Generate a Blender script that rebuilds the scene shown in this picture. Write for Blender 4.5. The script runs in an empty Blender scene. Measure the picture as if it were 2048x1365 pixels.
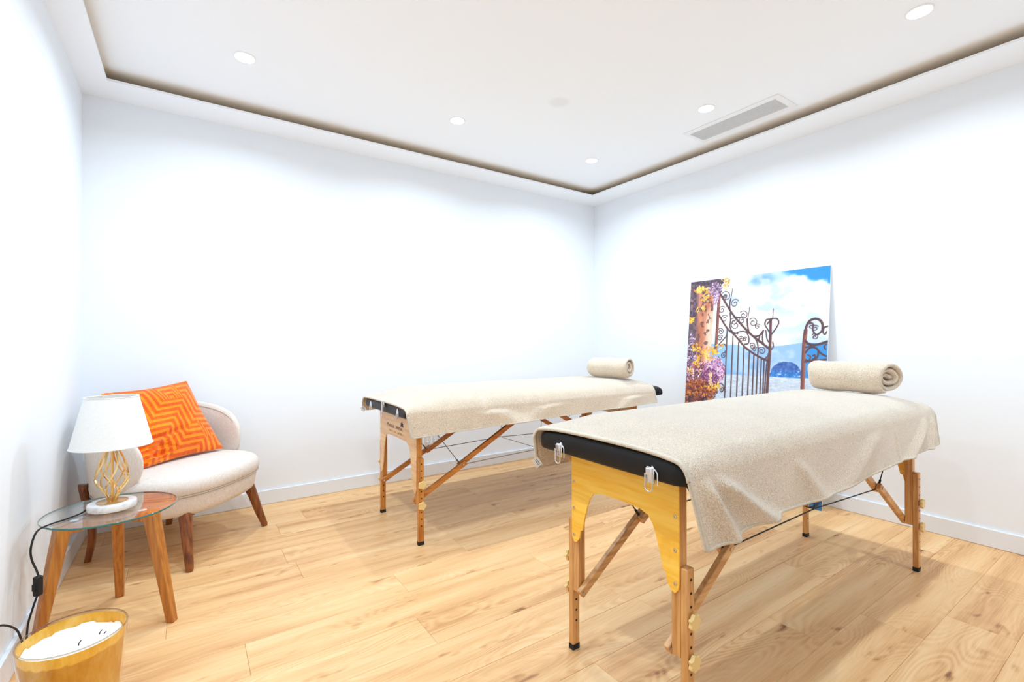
import bpy, bmesh, math, random
import numpy as np
from mathutils import Vector, Matrix

random.seed(7)
scene = bpy.context.scene
COL = scene.collection
PI = math.pi

# ------------------------------------------------------------------ camera
def make_camera():
    yaw, roll, pitch, h = 0.6014, -0.0025, -0.0004, 1.1
    fw = Vector((math.sin(yaw) * math.cos(pitch), math.cos(yaw) * math.cos(pitch), math.sin(pitch)))
    r0 = Vector((math.cos(yaw), -math.sin(yaw), 0.0))
    u0 = r0.cross(fw)
    rt = r0 * math.cos(roll) + u0 * math.sin(roll)
    up = -r0 * math.sin(roll) + u0 * math.cos(roll)
    cd = bpy.data.cameras.new('camera')
    cd.sensor_width = 36.0
    cd.sensor_fit = 'HORIZONTAL'
    cd.lens = 945.24 / 2048.0 * 36.0
    cd.shift_y = 4.1 / 2048.0
    cd.clip_start = 0.02
    cam = bpy.data.objects.new('camera', cd)
    COL.objects.link(cam)
    m = Matrix((rt, up, -fw)).transposed().to_4x4()
    m.translation = Vector((0, 0, h))
    cam.matrix_world = m
    scene.camera = cam
make_camera()

# ------------------------------------------------------------------ world, exposure
world = bpy.data.worlds.new('world')
scene.world = world
world.use_nodes = True
world.node_tree.nodes['Background'].inputs[0].default_value = (0.86, 0.94, 1.0, 1)
world.node_tree.nodes['Background'].inputs[1].default_value = 0.5
vs = scene.view_settings
vs.view_transform = 'Standard'
vs.look = 'None'
vs.exposure = 0.0
vs.gamma = 1.0
vs.use_curve_mapping = False
scene.cycles.max_bounces = 14
scene.cycles.diffuse_bounces = 8
scene.cycles.glossy_bounces = 6
scene.cycles.transparent_max_bounces = 16
scene.cycles.caustics_reflective = False
scene.cycles.caustics_refractive = False
LAMP_POWER = 12.6
LAMP_SPREAD = 156.0
LAMP_COLOR = (0.73, 0.885, 1.0)

# ------------------------------------------------------------------ room dimensions (metres)
XL, XR, YB, YF = -0.495, 3.549, 3.627, -1.15
ZL, ZC = 2.537, 2.600            # underside of the dropped border, ceiling
EL, ER, EB, EF = -0.36, 3.274, 3.371, -0.89

# ------------------------------------------------------------------ small helpers
def srgb(r, g, b):
    def f(c):
        c /= 255.0
        return c / 12.92 if c <= 0.04045 else ((c + 0.055) / 1.055) ** 2.4
    return (f(r), f(g), f(b), 1.0)

class MB:
    """collects vertices and faces, then links them as one mesh object"""
    def __init__(self):
        self.v, self.f, self.m = [], [], []
    def add(self, vs, fs, mi=0):
        o = len(self.v)
        self.v += [tuple(p) for p in vs]
        self.f += [tuple(i + o for i in q) for q in fs]
        self.m += [mi] * len(fs)
        return self
    def box(self, lo, hi, mi=0):
        (x0, y0, z0), (x1, y1, z1) = lo, hi
        return self.add([(x0, y0, z0), (x1, y0, z0), (x1, y1, z0), (x0, y1, z0), (x0, y0, z1), (x1, y0, z1), (x1, y1, z1), (x0, y1, z1)],
                        [(0, 3, 2, 1), (4, 5, 6, 7), (0, 1, 5, 4), (1, 2, 6, 5), (2, 3, 7, 6), (3, 0, 4, 7)], mi)
    def beam(self, p, q, w, h, up=(0, 0, 1), w2=None, h2=None, mi=0):
        p, q, up = Vector(p), Vector(q), Vector(up)
        d = (q - p).normalized()
        s = d.cross(up).normalized()
        t = s.cross(d).normalized()
        w2 = w if w2 is None else w2
        h2 = h if h2 is None else h2
        vs = []
        for c, a, b in ((p, w, h), (q, w2, h2)):
            for i, j in ((-1, -1), (1, -1), (1, 1), (-1, 1)):
                vs.append(c + s * (a / 2 * i) + t * (b / 2 * j))
        return self.add(vs, [(0, 1, 2, 3), (7, 6, 5, 4), (0, 4, 5, 1), (1, 5, 6, 2), (2, 6, 7, 3), (3, 7, 4, 0)], mi)
    def tube(self, pts, r, n=8, cap=True, radii=None, twist=0.0, mi=0):
        pts = [Vector(p) for p in pts]
        vs, fs = [], []
        prev = None
        for i, p in enumerate(pts):
            d = (pts[min(i + 1, len(pts) - 1)] - pts[max(i - 1, 0)]).normalized()
            if prev is None:
                a = Vector((0, 0, 1)) if abs(d.z) < 0.9 else Vector((1, 0, 0))
                s = d.cross(a).normalized()
            else:
                s = (prev - d * prev.dot(d)).normalized()
            prev = s
            t = d.cross(s)
            rr = radii[i] if radii else r
            for k in range(n):
                a = 2 * PI * k / n + twist
                vs.append(p + s * (rr * math.cos(a)) + t * (rr * math.sin(a)))
        for i in range(len(pts) - 1):
            for k in range(n):
                k2 = (k + 1) % n
                fs.append((i * n + k, i * n + k2, (i + 1) * n + k2, (i + 1) * n + k))
        if cap:
            fs.append(tuple(reversed(range(n))))
            fs.append(tuple((len(pts) - 1) * n + k for k in range(n)))
        return self.add(vs, fs, mi)
    def lathe(self, prof, n=32, c=(0, 0, 0), closed=False, cap=True, mi=0):
        vs, fs = [], []
        for r, z in prof:
            for k in range(n):
                a = 2 * PI * k / n
                vs.append((c[0] + r * math.cos(a), c[1] + r * math.sin(a), c[2] + z))
        m = len(prof)
        for i in range(m if closed else m - 1):
            j = (i + 1) % m
            for k in range(n):
                k2 = (k + 1) % n
                fs.append((i * n + k, i * n + k2, j * n + k2, j * n + k))
        if cap and not closed:
            fs.append(tuple(reversed(range(n))))
            fs.append(tuple((m - 1) * n + k for k in range(n)))
        return self.add(vs, fs, mi)
    def prism(self, poly, x0, x1, fn, mi=0):
        """closed outline poly extruded between offsets x0, x1; fn(a, b, off) gives the point"""
        n = len(poly)
        vs = [fn(a, b, x0) for a, b in poly] + [fn(a, b, x1) for a, b in poly]
        fs = [tuple(reversed(range(n))), tuple(range(n, 2 * n))]
        fs += [(i, (i + 1) % n, n + (i + 1) % n, n + i) for i in range(n)]
        return self.add(vs, fs, mi)
    def grid(self, P, closed_u=False, closed_v=False, mi=0):
        """P[i][j] grid of points"""
        nu, nv = len(P), len(P[0])
        vs = [p for row in P for p in row]
        fs = []
        for i in range(nu if closed_u else nu - 1):
            for j in range(nv if closed_v else nv - 1):
                i2, j2 = (i + 1) % nu, (j + 1) % nv
                fs.append((i * nv + j, i2 * nv + j, i2 * nv + j2, i * nv + j2))
        return self.add(vs, fs, mi)
    def build(self, name, mat, parent=None, smooth=None, bevel=0.0, seg=2, origin=None, fix=True):
        o3 = Vector(origin) if origin is not None else Vector((0, 0, 0))
        me = bpy.data.meshes.new(name)
        me.from_pydata([tuple(Vector(p) - o3) for p in self.v], [], self.f)
        mats = mat if isinstance(mat, (list, tuple)) else [mat]
        for m in mats:
            me.materials.append(m)
        if len(mats) > 1:
            me.polygons.foreach_set('material_index', self.m)
        if fix:
            bm = bmesh.new(); bm.from_mesh(me)
            bmesh.ops.recalc_face_normals(bm, faces=bm.faces)
            bm.to_mesh(me); bm.free()
        me.update()
        if smooth is not None:
            me.shade_smooth()
            me.set_sharp_from_angle(angle=math.radians(smooth))
        ob = bpy.data.objects.new(name, me)
        COL.objects.link(ob)
        if parent is not None:
            ob.parent = parent
        if origin is not None and parent is None:
            ob.location = o3
        if bevel:
            md = ob.modifiers.new('bevel', 'BEVEL')
            md.width = bevel; md.segments = seg; md.limit_method = 'ANGLE'; md.angle_limit = math.radians(40)
            if smooth is None:
                me.shade_smooth(); me.set_sharp_from_angle(angle=math.radians(35))
        return ob

def tag(o, label=None, cat=None, group=None, kind=None):
    if label: o['label'] = label
    if cat: o['category'] = cat
    if group: o['group'] = group
    if kind: o['kind'] = kind
    return o

def thing(name, label, cat, loc=(0, 0, 0), rz=0.0, group=None):
    e = bpy.data.objects.new(name, None)
    COL.objects.link(e)
    e.location = loc
    e.rotation_euler = (0, 0, rz)
    e.empty_display_size = 0.1
    return tag(e, label, cat, group)

def dup(o, parent=None, loc=None):
    c = o.copy()
    COL.objects.link(c)
    if parent is not None: c.parent = parent
    if loc is not None: c.location = loc
    return c

def smoothstep(a, b, x):
    t = min(1.0, max(0.0, (x - a) / (b - a)))
    return t * t * (3 - 2 * t)

def catmull(pts, n=6):
    pts = [Vector(p) for p in pts]
    out = []
    for i in range(len(pts) - 1):
        p0, p1, p2, p3 = pts[max(i - 1, 0)], pts[i], pts[i + 1], pts[min(i + 2, len(pts) - 1)]
        for k in range(n):
            t = k / n
            out.append(0.5 * ((2 * p1) + (p2 - p0) * t + (2 * p0 - 5 * p1 + 4 * p2 - p3) * t * t + (3 * p1 - p0 - 3 * p2 + p3) * t ** 3))
    out.append(pts[-1])
    return out

# ------------------------------------------------------------------ materials
def newmat(name):
    m = bpy.data.materials.new(name)
    m.use_nodes = True
    nt = m.node_tree
    return m, nt, nt.nodes['Principled BSDF']

def N(nt, typ, **kw):
    n = nt.nodes.new(typ)
    for k, v in kw.items():
        if k.startswith('i_'):
            key = k[2:]
            n.inputs[int(key) if key.isdigit() else key].default_value = v
        else:
            setattr(n, k, v)
    return n

def L(nt, a, b):
    nt.links.new(a, b)

def ramp(nt, stops):
    n = N(nt, 'ShaderNodeValToRGB')
    el = n.color_ramp.elements
    while len(el) < len(stops): el.new(0.5)
    for e, (p, c) in zip(el, stops):
        e.position = p; e.color = c
    return n

def coords(nt, scale=(1, 1, 1), kind='Object'):
    tc = N(nt, 'ShaderNodeTexCoord')
    mp = N(nt, 'ShaderNodeMapping')
    mp.inputs['Scale'].default_value = scale
    L(nt, tc.outputs[kind], mp.inputs['Vector'])
    return mp.outputs['Vector']

def plain(name, col, rough=0.5, metal=0.0, noise=0.0, nscale=30.0, bump=0.0, bscale=200.0, sheen=0.0, spec=0.5, coat=0.0, stretch=(1, 1, 1)):
    m, nt, b = newmat(name)
    b.inputs['Base Color'].default_value = col
    b.inputs['Roughness'].default_value = rough
    b.inputs['Metallic'].default_value = metal
    b.inputs['Specular IOR Level'].default_value = spec
    b.inputs['Sheen Weight'].default_value = sheen
    b.inputs['Coat Weight'].default_value = coat
    v = coords(nt, stretch)
    if noise:
        n = N(nt, 'ShaderNodeTexNoise', i_Scale=nscale, i_Detail=4.0)
        L(nt, v, n.inputs['Vector'])
        d = [max(0.0, c * (1 - noise)) for c in col[:3]] + [1]
        u = [min(1.0, c * (1 + noise)) for c in col[:3]] + [1]
        r = ramp(nt, [(0.3, d), (0.7, u)])
        L(nt, n.outputs['Fac'], r.inputs['Fac'])
        L(nt, r.outputs['Color'], b.inputs['Base Color'])
    if bump:
        n = N(nt, 'ShaderNodeTexNoise', i_Scale=bscale, i_Detail=3.0)
        L(nt, v, n.inputs['Vector'])
        bp = N(nt, 'ShaderNodeBump', i_Strength=bump, i_Distance=0.004)
        L(nt, n.outputs['Fac'], bp.inputs['Height'])
        L(nt, bp.outputs['Normal'], b.inputs['Normal'])
    return m

def wood(name, light, dark, axis='x', scale=1.0, rough=0.4, contrast=1.0, coat=0.0, ring=9.0):
    """grain runs along the given object axis"""
    m, nt, b = newmat(name)
    st = {'x': (0.6, 7, 7), 'y': (7, 0.6, 7), 'z': (7, 7, 0.6)}[axis]
    v = coords(nt, tuple(s * scale for s in st))
    oi = N(nt, 'ShaderNodeObjectInfo')
    mul = N(nt, 'ShaderNodeMath', operation='MULTIPLY', i_1=37.0)
    L(nt, oi.outputs['Random'], mul.inputs[0])
    ad = N(nt, 'ShaderNodeVectorMath', operation='ADD')
    L(nt, v, ad.inputs[0]); L(nt, mul.outputs[0], ad.inputs[1])
    n1 = N(nt, 'ShaderNodeTexNoise', i_Scale=1.2, i_Detail=2.0)
    L(nt, ad.outputs[0], n1.inputs['Vector'])
    w = N(nt, 'ShaderNodeMath', operation='MULTIPLY', i_1=ring * 6.28)
    L(nt, n1.outputs['Fac'], w.inputs[0])
    sn = N(nt, 'ShaderNodeMath', operation='SINE')
    L(nt, w.outputs[0], sn.inputs[0])
    n2 = N(nt, 'ShaderNodeTexNoise', i_Scale=14.0, i_Detail=3.0)
    L(nt, ad.outputs[0], n2.inputs['Vector'])
    mx = N(nt, 'ShaderNodeMath', operation='MULTIPLY_ADD', i_1=0.14 * contrast, i_2=0.0)
    L(nt, sn.outputs[0], mx.inputs[0]); L(nt, n2.outputs['Fac'], mx.inputs[2])
    r = ramp(nt, [(0.28, dark), (0.68, light)])
    L(nt, mx.outputs[0], r.inputs['Fac'])
    L(nt, r.outputs['Color'], b.inputs['Base Color'])
    b.inputs['Roughness'].default_value = rough
    b.inputs['Coat Weight'].default_value = coat
    b.inputs['Coat Roughness'].default_value = 0.15
    bp = N(nt, 'ShaderNodeBump', i_Strength=0.08, i_Distance=0.002)
    L(nt, n2.outputs['Fac'], bp.inputs['Height'])
    L(nt, bp.outputs['Normal'], b.inputs['Normal'])
    return m

def floor_wood():
    m, nt, b = newmat('oak_laminate')
    tc = N(nt, 'ShaderNodeTexCoord')
    oi = N(nt, 'ShaderNodeObjectInfo')
    sc = N(nt, 'ShaderNodeVectorMath', operation='SCALE')
    cb = N(nt, 'ShaderNodeCombineXYZ', i_0=31.0, i_1=17.0, i_2=53.0)
    L(nt, cb.outputs[0], sc.inputs[0]); L(nt, oi.outputs['Random'], sc.inputs['Scale'])
    ad = N(nt, 'ShaderNodeVectorMath', operation='ADD')
    L(nt, tc.outputs['Object'], ad.inputs[0]); L(nt, sc.outputs[0], ad.inputs[1])
    def mp(scale):
        n = N(nt, 'ShaderNodeMapping'); n.inputs['Scale'].default_value = scale
        L(nt, ad.outputs[0], n.inputs['Vector']); return n.outputs['Vector']
    # broad figure: contour lines of a slow noise give cathedral grain and knots
    n0 = N(nt, 'ShaderNodeTexNoise', i_Scale=1.0, i_Detail=1.0, i_Roughness=0.4)
    L(nt, mp((1.5, 6.0, 1)), n0.inputs['Vector'])
    m0 = N(nt, 'ShaderNodeMath', operation='MULTIPLY', i_1=190.0)
    L(nt, n0.outputs['Fac'], m0.inputs[0])
    s0 = N(nt, 'ShaderNodeMath', operation='SINE')
    L(nt, m0.outputs[0], s0.inputs[0])
    n1 = N(nt, 'ShaderNodeTexNoise', i_Scale=1.0, i_Detail=3.0, i_Roughness=0.6)      # fibres
    L(nt, mp((7.0, 210.0, 1)), n1.inputs['Vector'])
    n2 = N(nt, 'ShaderNodeTexNoise', i_Scale=1.0, i_Detail=4.0, i_Roughness=0.55)     # streaks
    L(nt, mp((1.1, 17.0, 1)), n2.inputs['Vector'])
    n4 = N(nt, 'ShaderNodeTexNoise', i_Scale=1.0, i_Detail=1.5)                        # slow tone
    L(nt, mp((1.0, 4.5, 1)), n4.inputs['Vector'])
    n3 = N(nt, 'ShaderNodeTexNoise', i_Scale=1.0, i_Detail=1.0)                        # where the figure shows
    L(nt, mp((1.6, 4.0, 1)), n3.inputs['Vector'])
    mk = N(nt, 'ShaderNodeMapRange'); mk.inputs['From Min'].default_value = 0.44; mk.inputs['From Max'].default_value = 0.66
    L(nt, n3.outputs['Fac'], mk.inputs['Value'])
    fig = N(nt, 'ShaderNodeMath', operation='MULTIPLY')
    L(nt, s0.outputs[0], fig.inputs[0]); L(nt, mk.outputs[0], fig.inputs[1])
    # knots: dark hearts where a sparse noise peaks
    n5 = N(nt, 'ShaderNodeTexNoise', i_Scale=1.0, i_Detail=2.5, i_Roughness=0.6)
    L(nt, mp((5.0, 14.0, 1)), n5.inputs['Vector'])
    kn = N(nt, 'ShaderNodeMapRange'); kn.inputs['From Min'].default_value = 0.64; kn.inputs['From Max'].default_value = 0.78
    L(nt, n5.outputs['Fac'], kn.inputs['Value'])
    base = ramp(nt, [(0.16, srgb(132, 84, 50)), (0.34, srgb(198, 145, 94)), (0.52, srgb(225, 177, 123)), (0.74, srgb(237, 199, 149))])
    def madd(src, k, prev):
        f0 = N(nt, 'ShaderNodeMath', operation='SUBTRACT', i_1=0.5); L(nt, src, f0.inputs[0])
        n_ = N(nt, 'ShaderNodeMath', operation='MULTIPLY_ADD', i_1=k); L(nt, f0.outputs[0], n_.inputs[0])
        if isinstance(prev, float): n_.inputs[2].default_value = prev
        else: L(nt, prev, n_.inputs[2])
        return n_.outputs[0]
    v_ = madd(n2.outputs['Fac'], 0.62, 0.53)
    v_ = madd(n4.outputs['Fac'], 0.42, v_)
    v_ = madd(n1.outputs['Fac'], 0.30, v_)
    v_ = madd(oi.outputs['Random'], 0.07, v_)
    a1 = N(nt, 'ShaderNodeMath', operation='MULTIPLY_ADD', i_1=0.068)
    L(nt, fig.outputs[0], a1.inputs[0]); L(nt, v_, a1.inputs[2])
    a2 = N(nt, 'ShaderNodeMath', operation='MULTIPLY_ADD', i_1=-0.40)
    L(nt, kn.outputs[0], a2.inputs[0]); L(nt, a1.outputs[0], a2.inputs[2])
    L(nt, a2.outputs[0], base.inputs['Fac'])
    L(nt, base.outputs['Color'], b.inputs['Base Color'])
    b.inputs['Roughness'].default_value = 0.42
    b.inputs['Specular IOR Level'].default_value = 0.35
    bp = N(nt, 'ShaderNodeBump', i_Strength=0.05, i_Distance=0.002)
    L(nt, n1.outputs['Fac'], bp.inputs['Height']); L(nt, bp.outputs['Normal'], b.inputs['Normal'])
    return m

def terry(name, col):
    m, nt, b = newmat(name)
    v = coords(nt)
    n = N(nt, 'ShaderNodeTexNoise', i_Scale=330.0, i_Detail=2.5)
    L(nt, v, n.inputs['Vector'])
    n2 = N(nt, 'ShaderNodeTexNoise', i_Scale=9.0, i_Detail=3.0)
    L(nt, v, n2.inputs['Vector'])
    ad = N(nt, 'ShaderNodeMath', operation='MULTIPLY_ADD', i_1=0.12)
    L(nt, n2.outputs['Fac'], ad.inputs[0]); L(nt, n.outputs['Fac'], ad.inputs[2])
    r = ramp(nt, [(0.38, [c * 0.62 for c in col[:3]] + [1]), (0.70, [min(1, c * 1.12) for c in col[:3]] + [1])])
    L(nt, ad.outputs[0], r.inputs['Fac']); L(nt, r.outputs['Color'], b.inputs['Base Color'])
    bp = N(nt, 'ShaderNodeBump', i_Strength=0.8, i_Distance=0.005)
    L(nt, n.outputs['Fac'], bp.inputs['Height']); L(nt, bp.outputs['Normal'], b.inputs['Normal'])
    b.inputs['Roughness'].default_value = 0.95
    b.inputs['Specular IOR Level'].default_value = 0.1
    b.inputs['Sheen Weight'].default_value = 1.0
    b.inputs['Sheen Roughness'].default_value = 0.35
    b.inputs['Sheen Tint'].default_value = (1, 0.99, 0.97, 1)
    return m

def weave(name, col, scale=520.0, dark=0.82):
    m, nt, b = newmat(name)
    v = coords(nt)
    outs = []
    for st in ((1, 0.12, 1), (0.12, 1, 0.12)):
        mp = N(nt, 'ShaderNodeMapping'); mp.inputs['Scale'].default_value = st
        L(nt, v, mp.inputs['Vector'])
        n = N(nt, 'ShaderNodeTexNoise', i_Scale=scale, i_Detail=2.0)
        L(nt, mp.outputs[0], n.inputs['Vector'])
        outs.append(n.outputs['Fac'])
    ad = N(nt, 'ShaderNodeMath', operation='ADD')
    L(nt, outs[0], ad.inputs[0]); L(nt, outs[1], ad.inputs[1])
    r = ramp(nt, [(0.0, [c * dark for c in col[:3]] + [1]), (1.0, list(col[:3]) + [1])])
    mr = N(nt, 'ShaderNodeMapRange'); mr.inputs['From Min'].default_value = 0.75; mr.inputs['From Max'].default_value = 1.2
    L(nt, ad.outputs[0], mr.inputs['Value']); L(nt, mr.outputs[0], r.inputs['Fac'])
    L(nt, r.outputs['Color'], b.inputs['Base Color'])
    bp = N(nt, 'ShaderNodeBump', i_Strength=0.2, i_Distance=0.001)
    L(nt, ad.outputs[0], bp.inputs['Height']); L(nt, bp.outputs['Normal'], b.inputs['Normal'])
    b.inputs['Roughness'].default_value = 0.9
    b.inputs['Specular IOR Level'].default_value = 0.15
    return m

def attr_mat(name, rough, sheen=0.0, spec=0.5, coat=0.0):
    m, nt, b = newmat(name)
    a = N(nt, 'ShaderNodeAttribute', attribute_name='print')
    L(nt, a.outputs['Color'], b.inputs['Base Color'])
    b.inputs['Roughness'].default_value = rough
    b.inputs['Sheen Weight'].default_value = sheen
    b.inputs['Specular IOR Level'].default_value = spec
    b.inputs['Coat Weight'].default_value = coat
    return m

def thin_glass(name, tint, ior=1.5, rough=0.0):
    m = bpy.data.materials.new(name); m.use_nodes = True
    nt = m.node_tree; nt.nodes.clear()
    out = N(nt, 'ShaderNodeOutputMaterial')
    tr = N(nt, 'ShaderNodeBsdfTransparent', i_Color=tint)
    gl = N(nt, 'ShaderNodeBsdfGlossy', i_Color=(1, 1, 1, 1), i_Roughness=rough)
    fr = N(nt, 'ShaderNodeFresnel')
    ge = N(nt, 'ShaderNodeNewGeometry')          # same reflectance on both sides of the thin pane
    mr = N(nt, 'ShaderNodeMapRange'); mr.inputs['To Min'].default_value = ior; mr.inputs['To Max'].default_value = 1.0 / ior
    L(nt, ge.outputs['Backfacing'], mr.inputs['Value']); L(nt, mr.outputs[0], fr.inputs['IOR'])
    mx = N(nt, 'ShaderNodeMixShader')
    L(nt, fr.outputs[0], mx.inputs[0]); L(nt, tr.outputs[0], mx.inputs[1]); L(nt, gl.outputs[0], mx.inputs[2])
    L(nt, mx.outputs[0], out.inputs['Surface'])
    return m

def emit(name, col, s):
    m = bpy.data.materials.new(name); m.use_nodes = True
    nt = m.node_tree; nt.nodes.clear()
    out = N(nt, 'ShaderNodeOutputMaterial'); e = N(nt, 'ShaderNodeEmission', i_Color=col, i_Strength=s)
    L(nt, e.outputs[0], out.inputs['Surface'])
    return m

def gold_foil():
    m = bpy.data.materials.new('gold_foil'); m.use_nodes = True
    nt = m.node_tree; b = nt.nodes['Principled BSDF']
    v = coords(nt, (1, 1, 0.35))
    n = N(nt, 'ShaderNodeTexNoise', i_Scale=16.0, i_Detail=5.0, i_Roughness=0.65)
    L(nt, v, n.inputs['Vector'])
    r = ramp(nt, [(0.3, srgb(214, 150, 34)), (0.5, srgb(240, 184, 66)), (0.7, srgb(252, 216, 126))])
    L(nt, n.outputs['Fac'], r.inputs['Fac']); L(nt, r.outputs['Color'], b.inputs['Base Color'])
    b.inputs['Metallic'].default_value = 0.2
    b.inputs['Roughness'].default_value = 0.35
    tl = N(nt, 'ShaderNodeBsdfTranslucent'); L(nt, r.outputs['Color'], tl.inputs['Color'])
    mx = N(nt, 'ShaderNodeMixShader', i_0=0.35)
    L(nt, b.outputs[0], mx.inputs[1]); L(nt, tl.outputs[0], mx.inputs[2])
    L(nt, mx.outputs[0], nt.nodes['Material Output'].inputs['Surface'])
    return m

def shade_mat():
    m = bpy.data.materials.new('linen_shade'); m.use_nodes = True
    nt = m.node_tree; b = nt.nodes['Principled BSDF']
    v = coords(nt)
    n = N(nt, 'ShaderNodeTexNoise', i_Scale=260.0, i_Detail=3.0)
    L(nt, v, n.inputs['Vector'])
    r = ramp(nt, [(0.3, srgb(243, 242, 240)), (0.7, srgb(252, 252, 251))])
    L(nt, n.outputs['Fac'], r.inputs['Fac']); L(nt, r.outputs['Color'], b.inputs['Base Color'])
    b.inputs['Roughness'].default_value = 0.9
    tl = N(nt, 'ShaderNodeBsdfTranslucent', i_Color=(0.9, 0.89, 0.87, 1))
    mx = N(nt, 'ShaderNodeMixShader', i_0=0.15)
    L(nt, b.outputs[0], mx.inputs[1]); L(nt, tl.outputs[0], mx.inputs[2])
    L(nt, mx.outputs[0], nt.nodes['Material Output'].inputs['Surface'])
    return m

def marble():
    m, nt, b = newmat('white_marble')
    v = coords(nt)
    n = N(nt, 'ShaderNodeTexNoise', i_Scale=14.0, i_Detail=6.0, i_Distortion=1.5)
    L(nt, v, n.inputs['Vector'])
    r = ramp(nt, [(0.40, srgb(244, 243, 242)), (0.5, srgb(224, 223, 224)), (0.55, srgb(246, 245, 244))])
    L(nt, n.outputs['Fac'], r.inputs['Fac']); L(nt, r.outputs['Color'], b.inputs['Base Color'])
    b.inputs['Roughness'].default_value = 0.25
    return m

def ceiling_mat():
    m, nt, b = newmat('ceiling_paint')
    b.inputs['Roughness'].default_value = 0.85
    b.inputs['Specular IOR Level'].default_value = 0.2
    # one faint grey smudge on the plaster
    tc = N(nt, 'ShaderNodeTexCoord')
    ds = N(nt, 'ShaderNodeVectorMath', operation='DISTANCE')
    ds.inputs[1].default_value = (1.913, 2.263, 2.6)
    L(nt, tc.outputs['Object'], ds.inputs[0])
    r = ramp(nt, [(0.0, (0.83, 0.855, 0.89, 1)), (0.045, (0.84, 0.865, 0.90, 1)), (0.075, (0.905, 0.93, 0.965, 1))])
    L(nt, ds.outputs['Value'], r.inputs['Fac']); L(nt, r.outputs['Color'], b.inputs['Base Color'])
    return m

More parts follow.
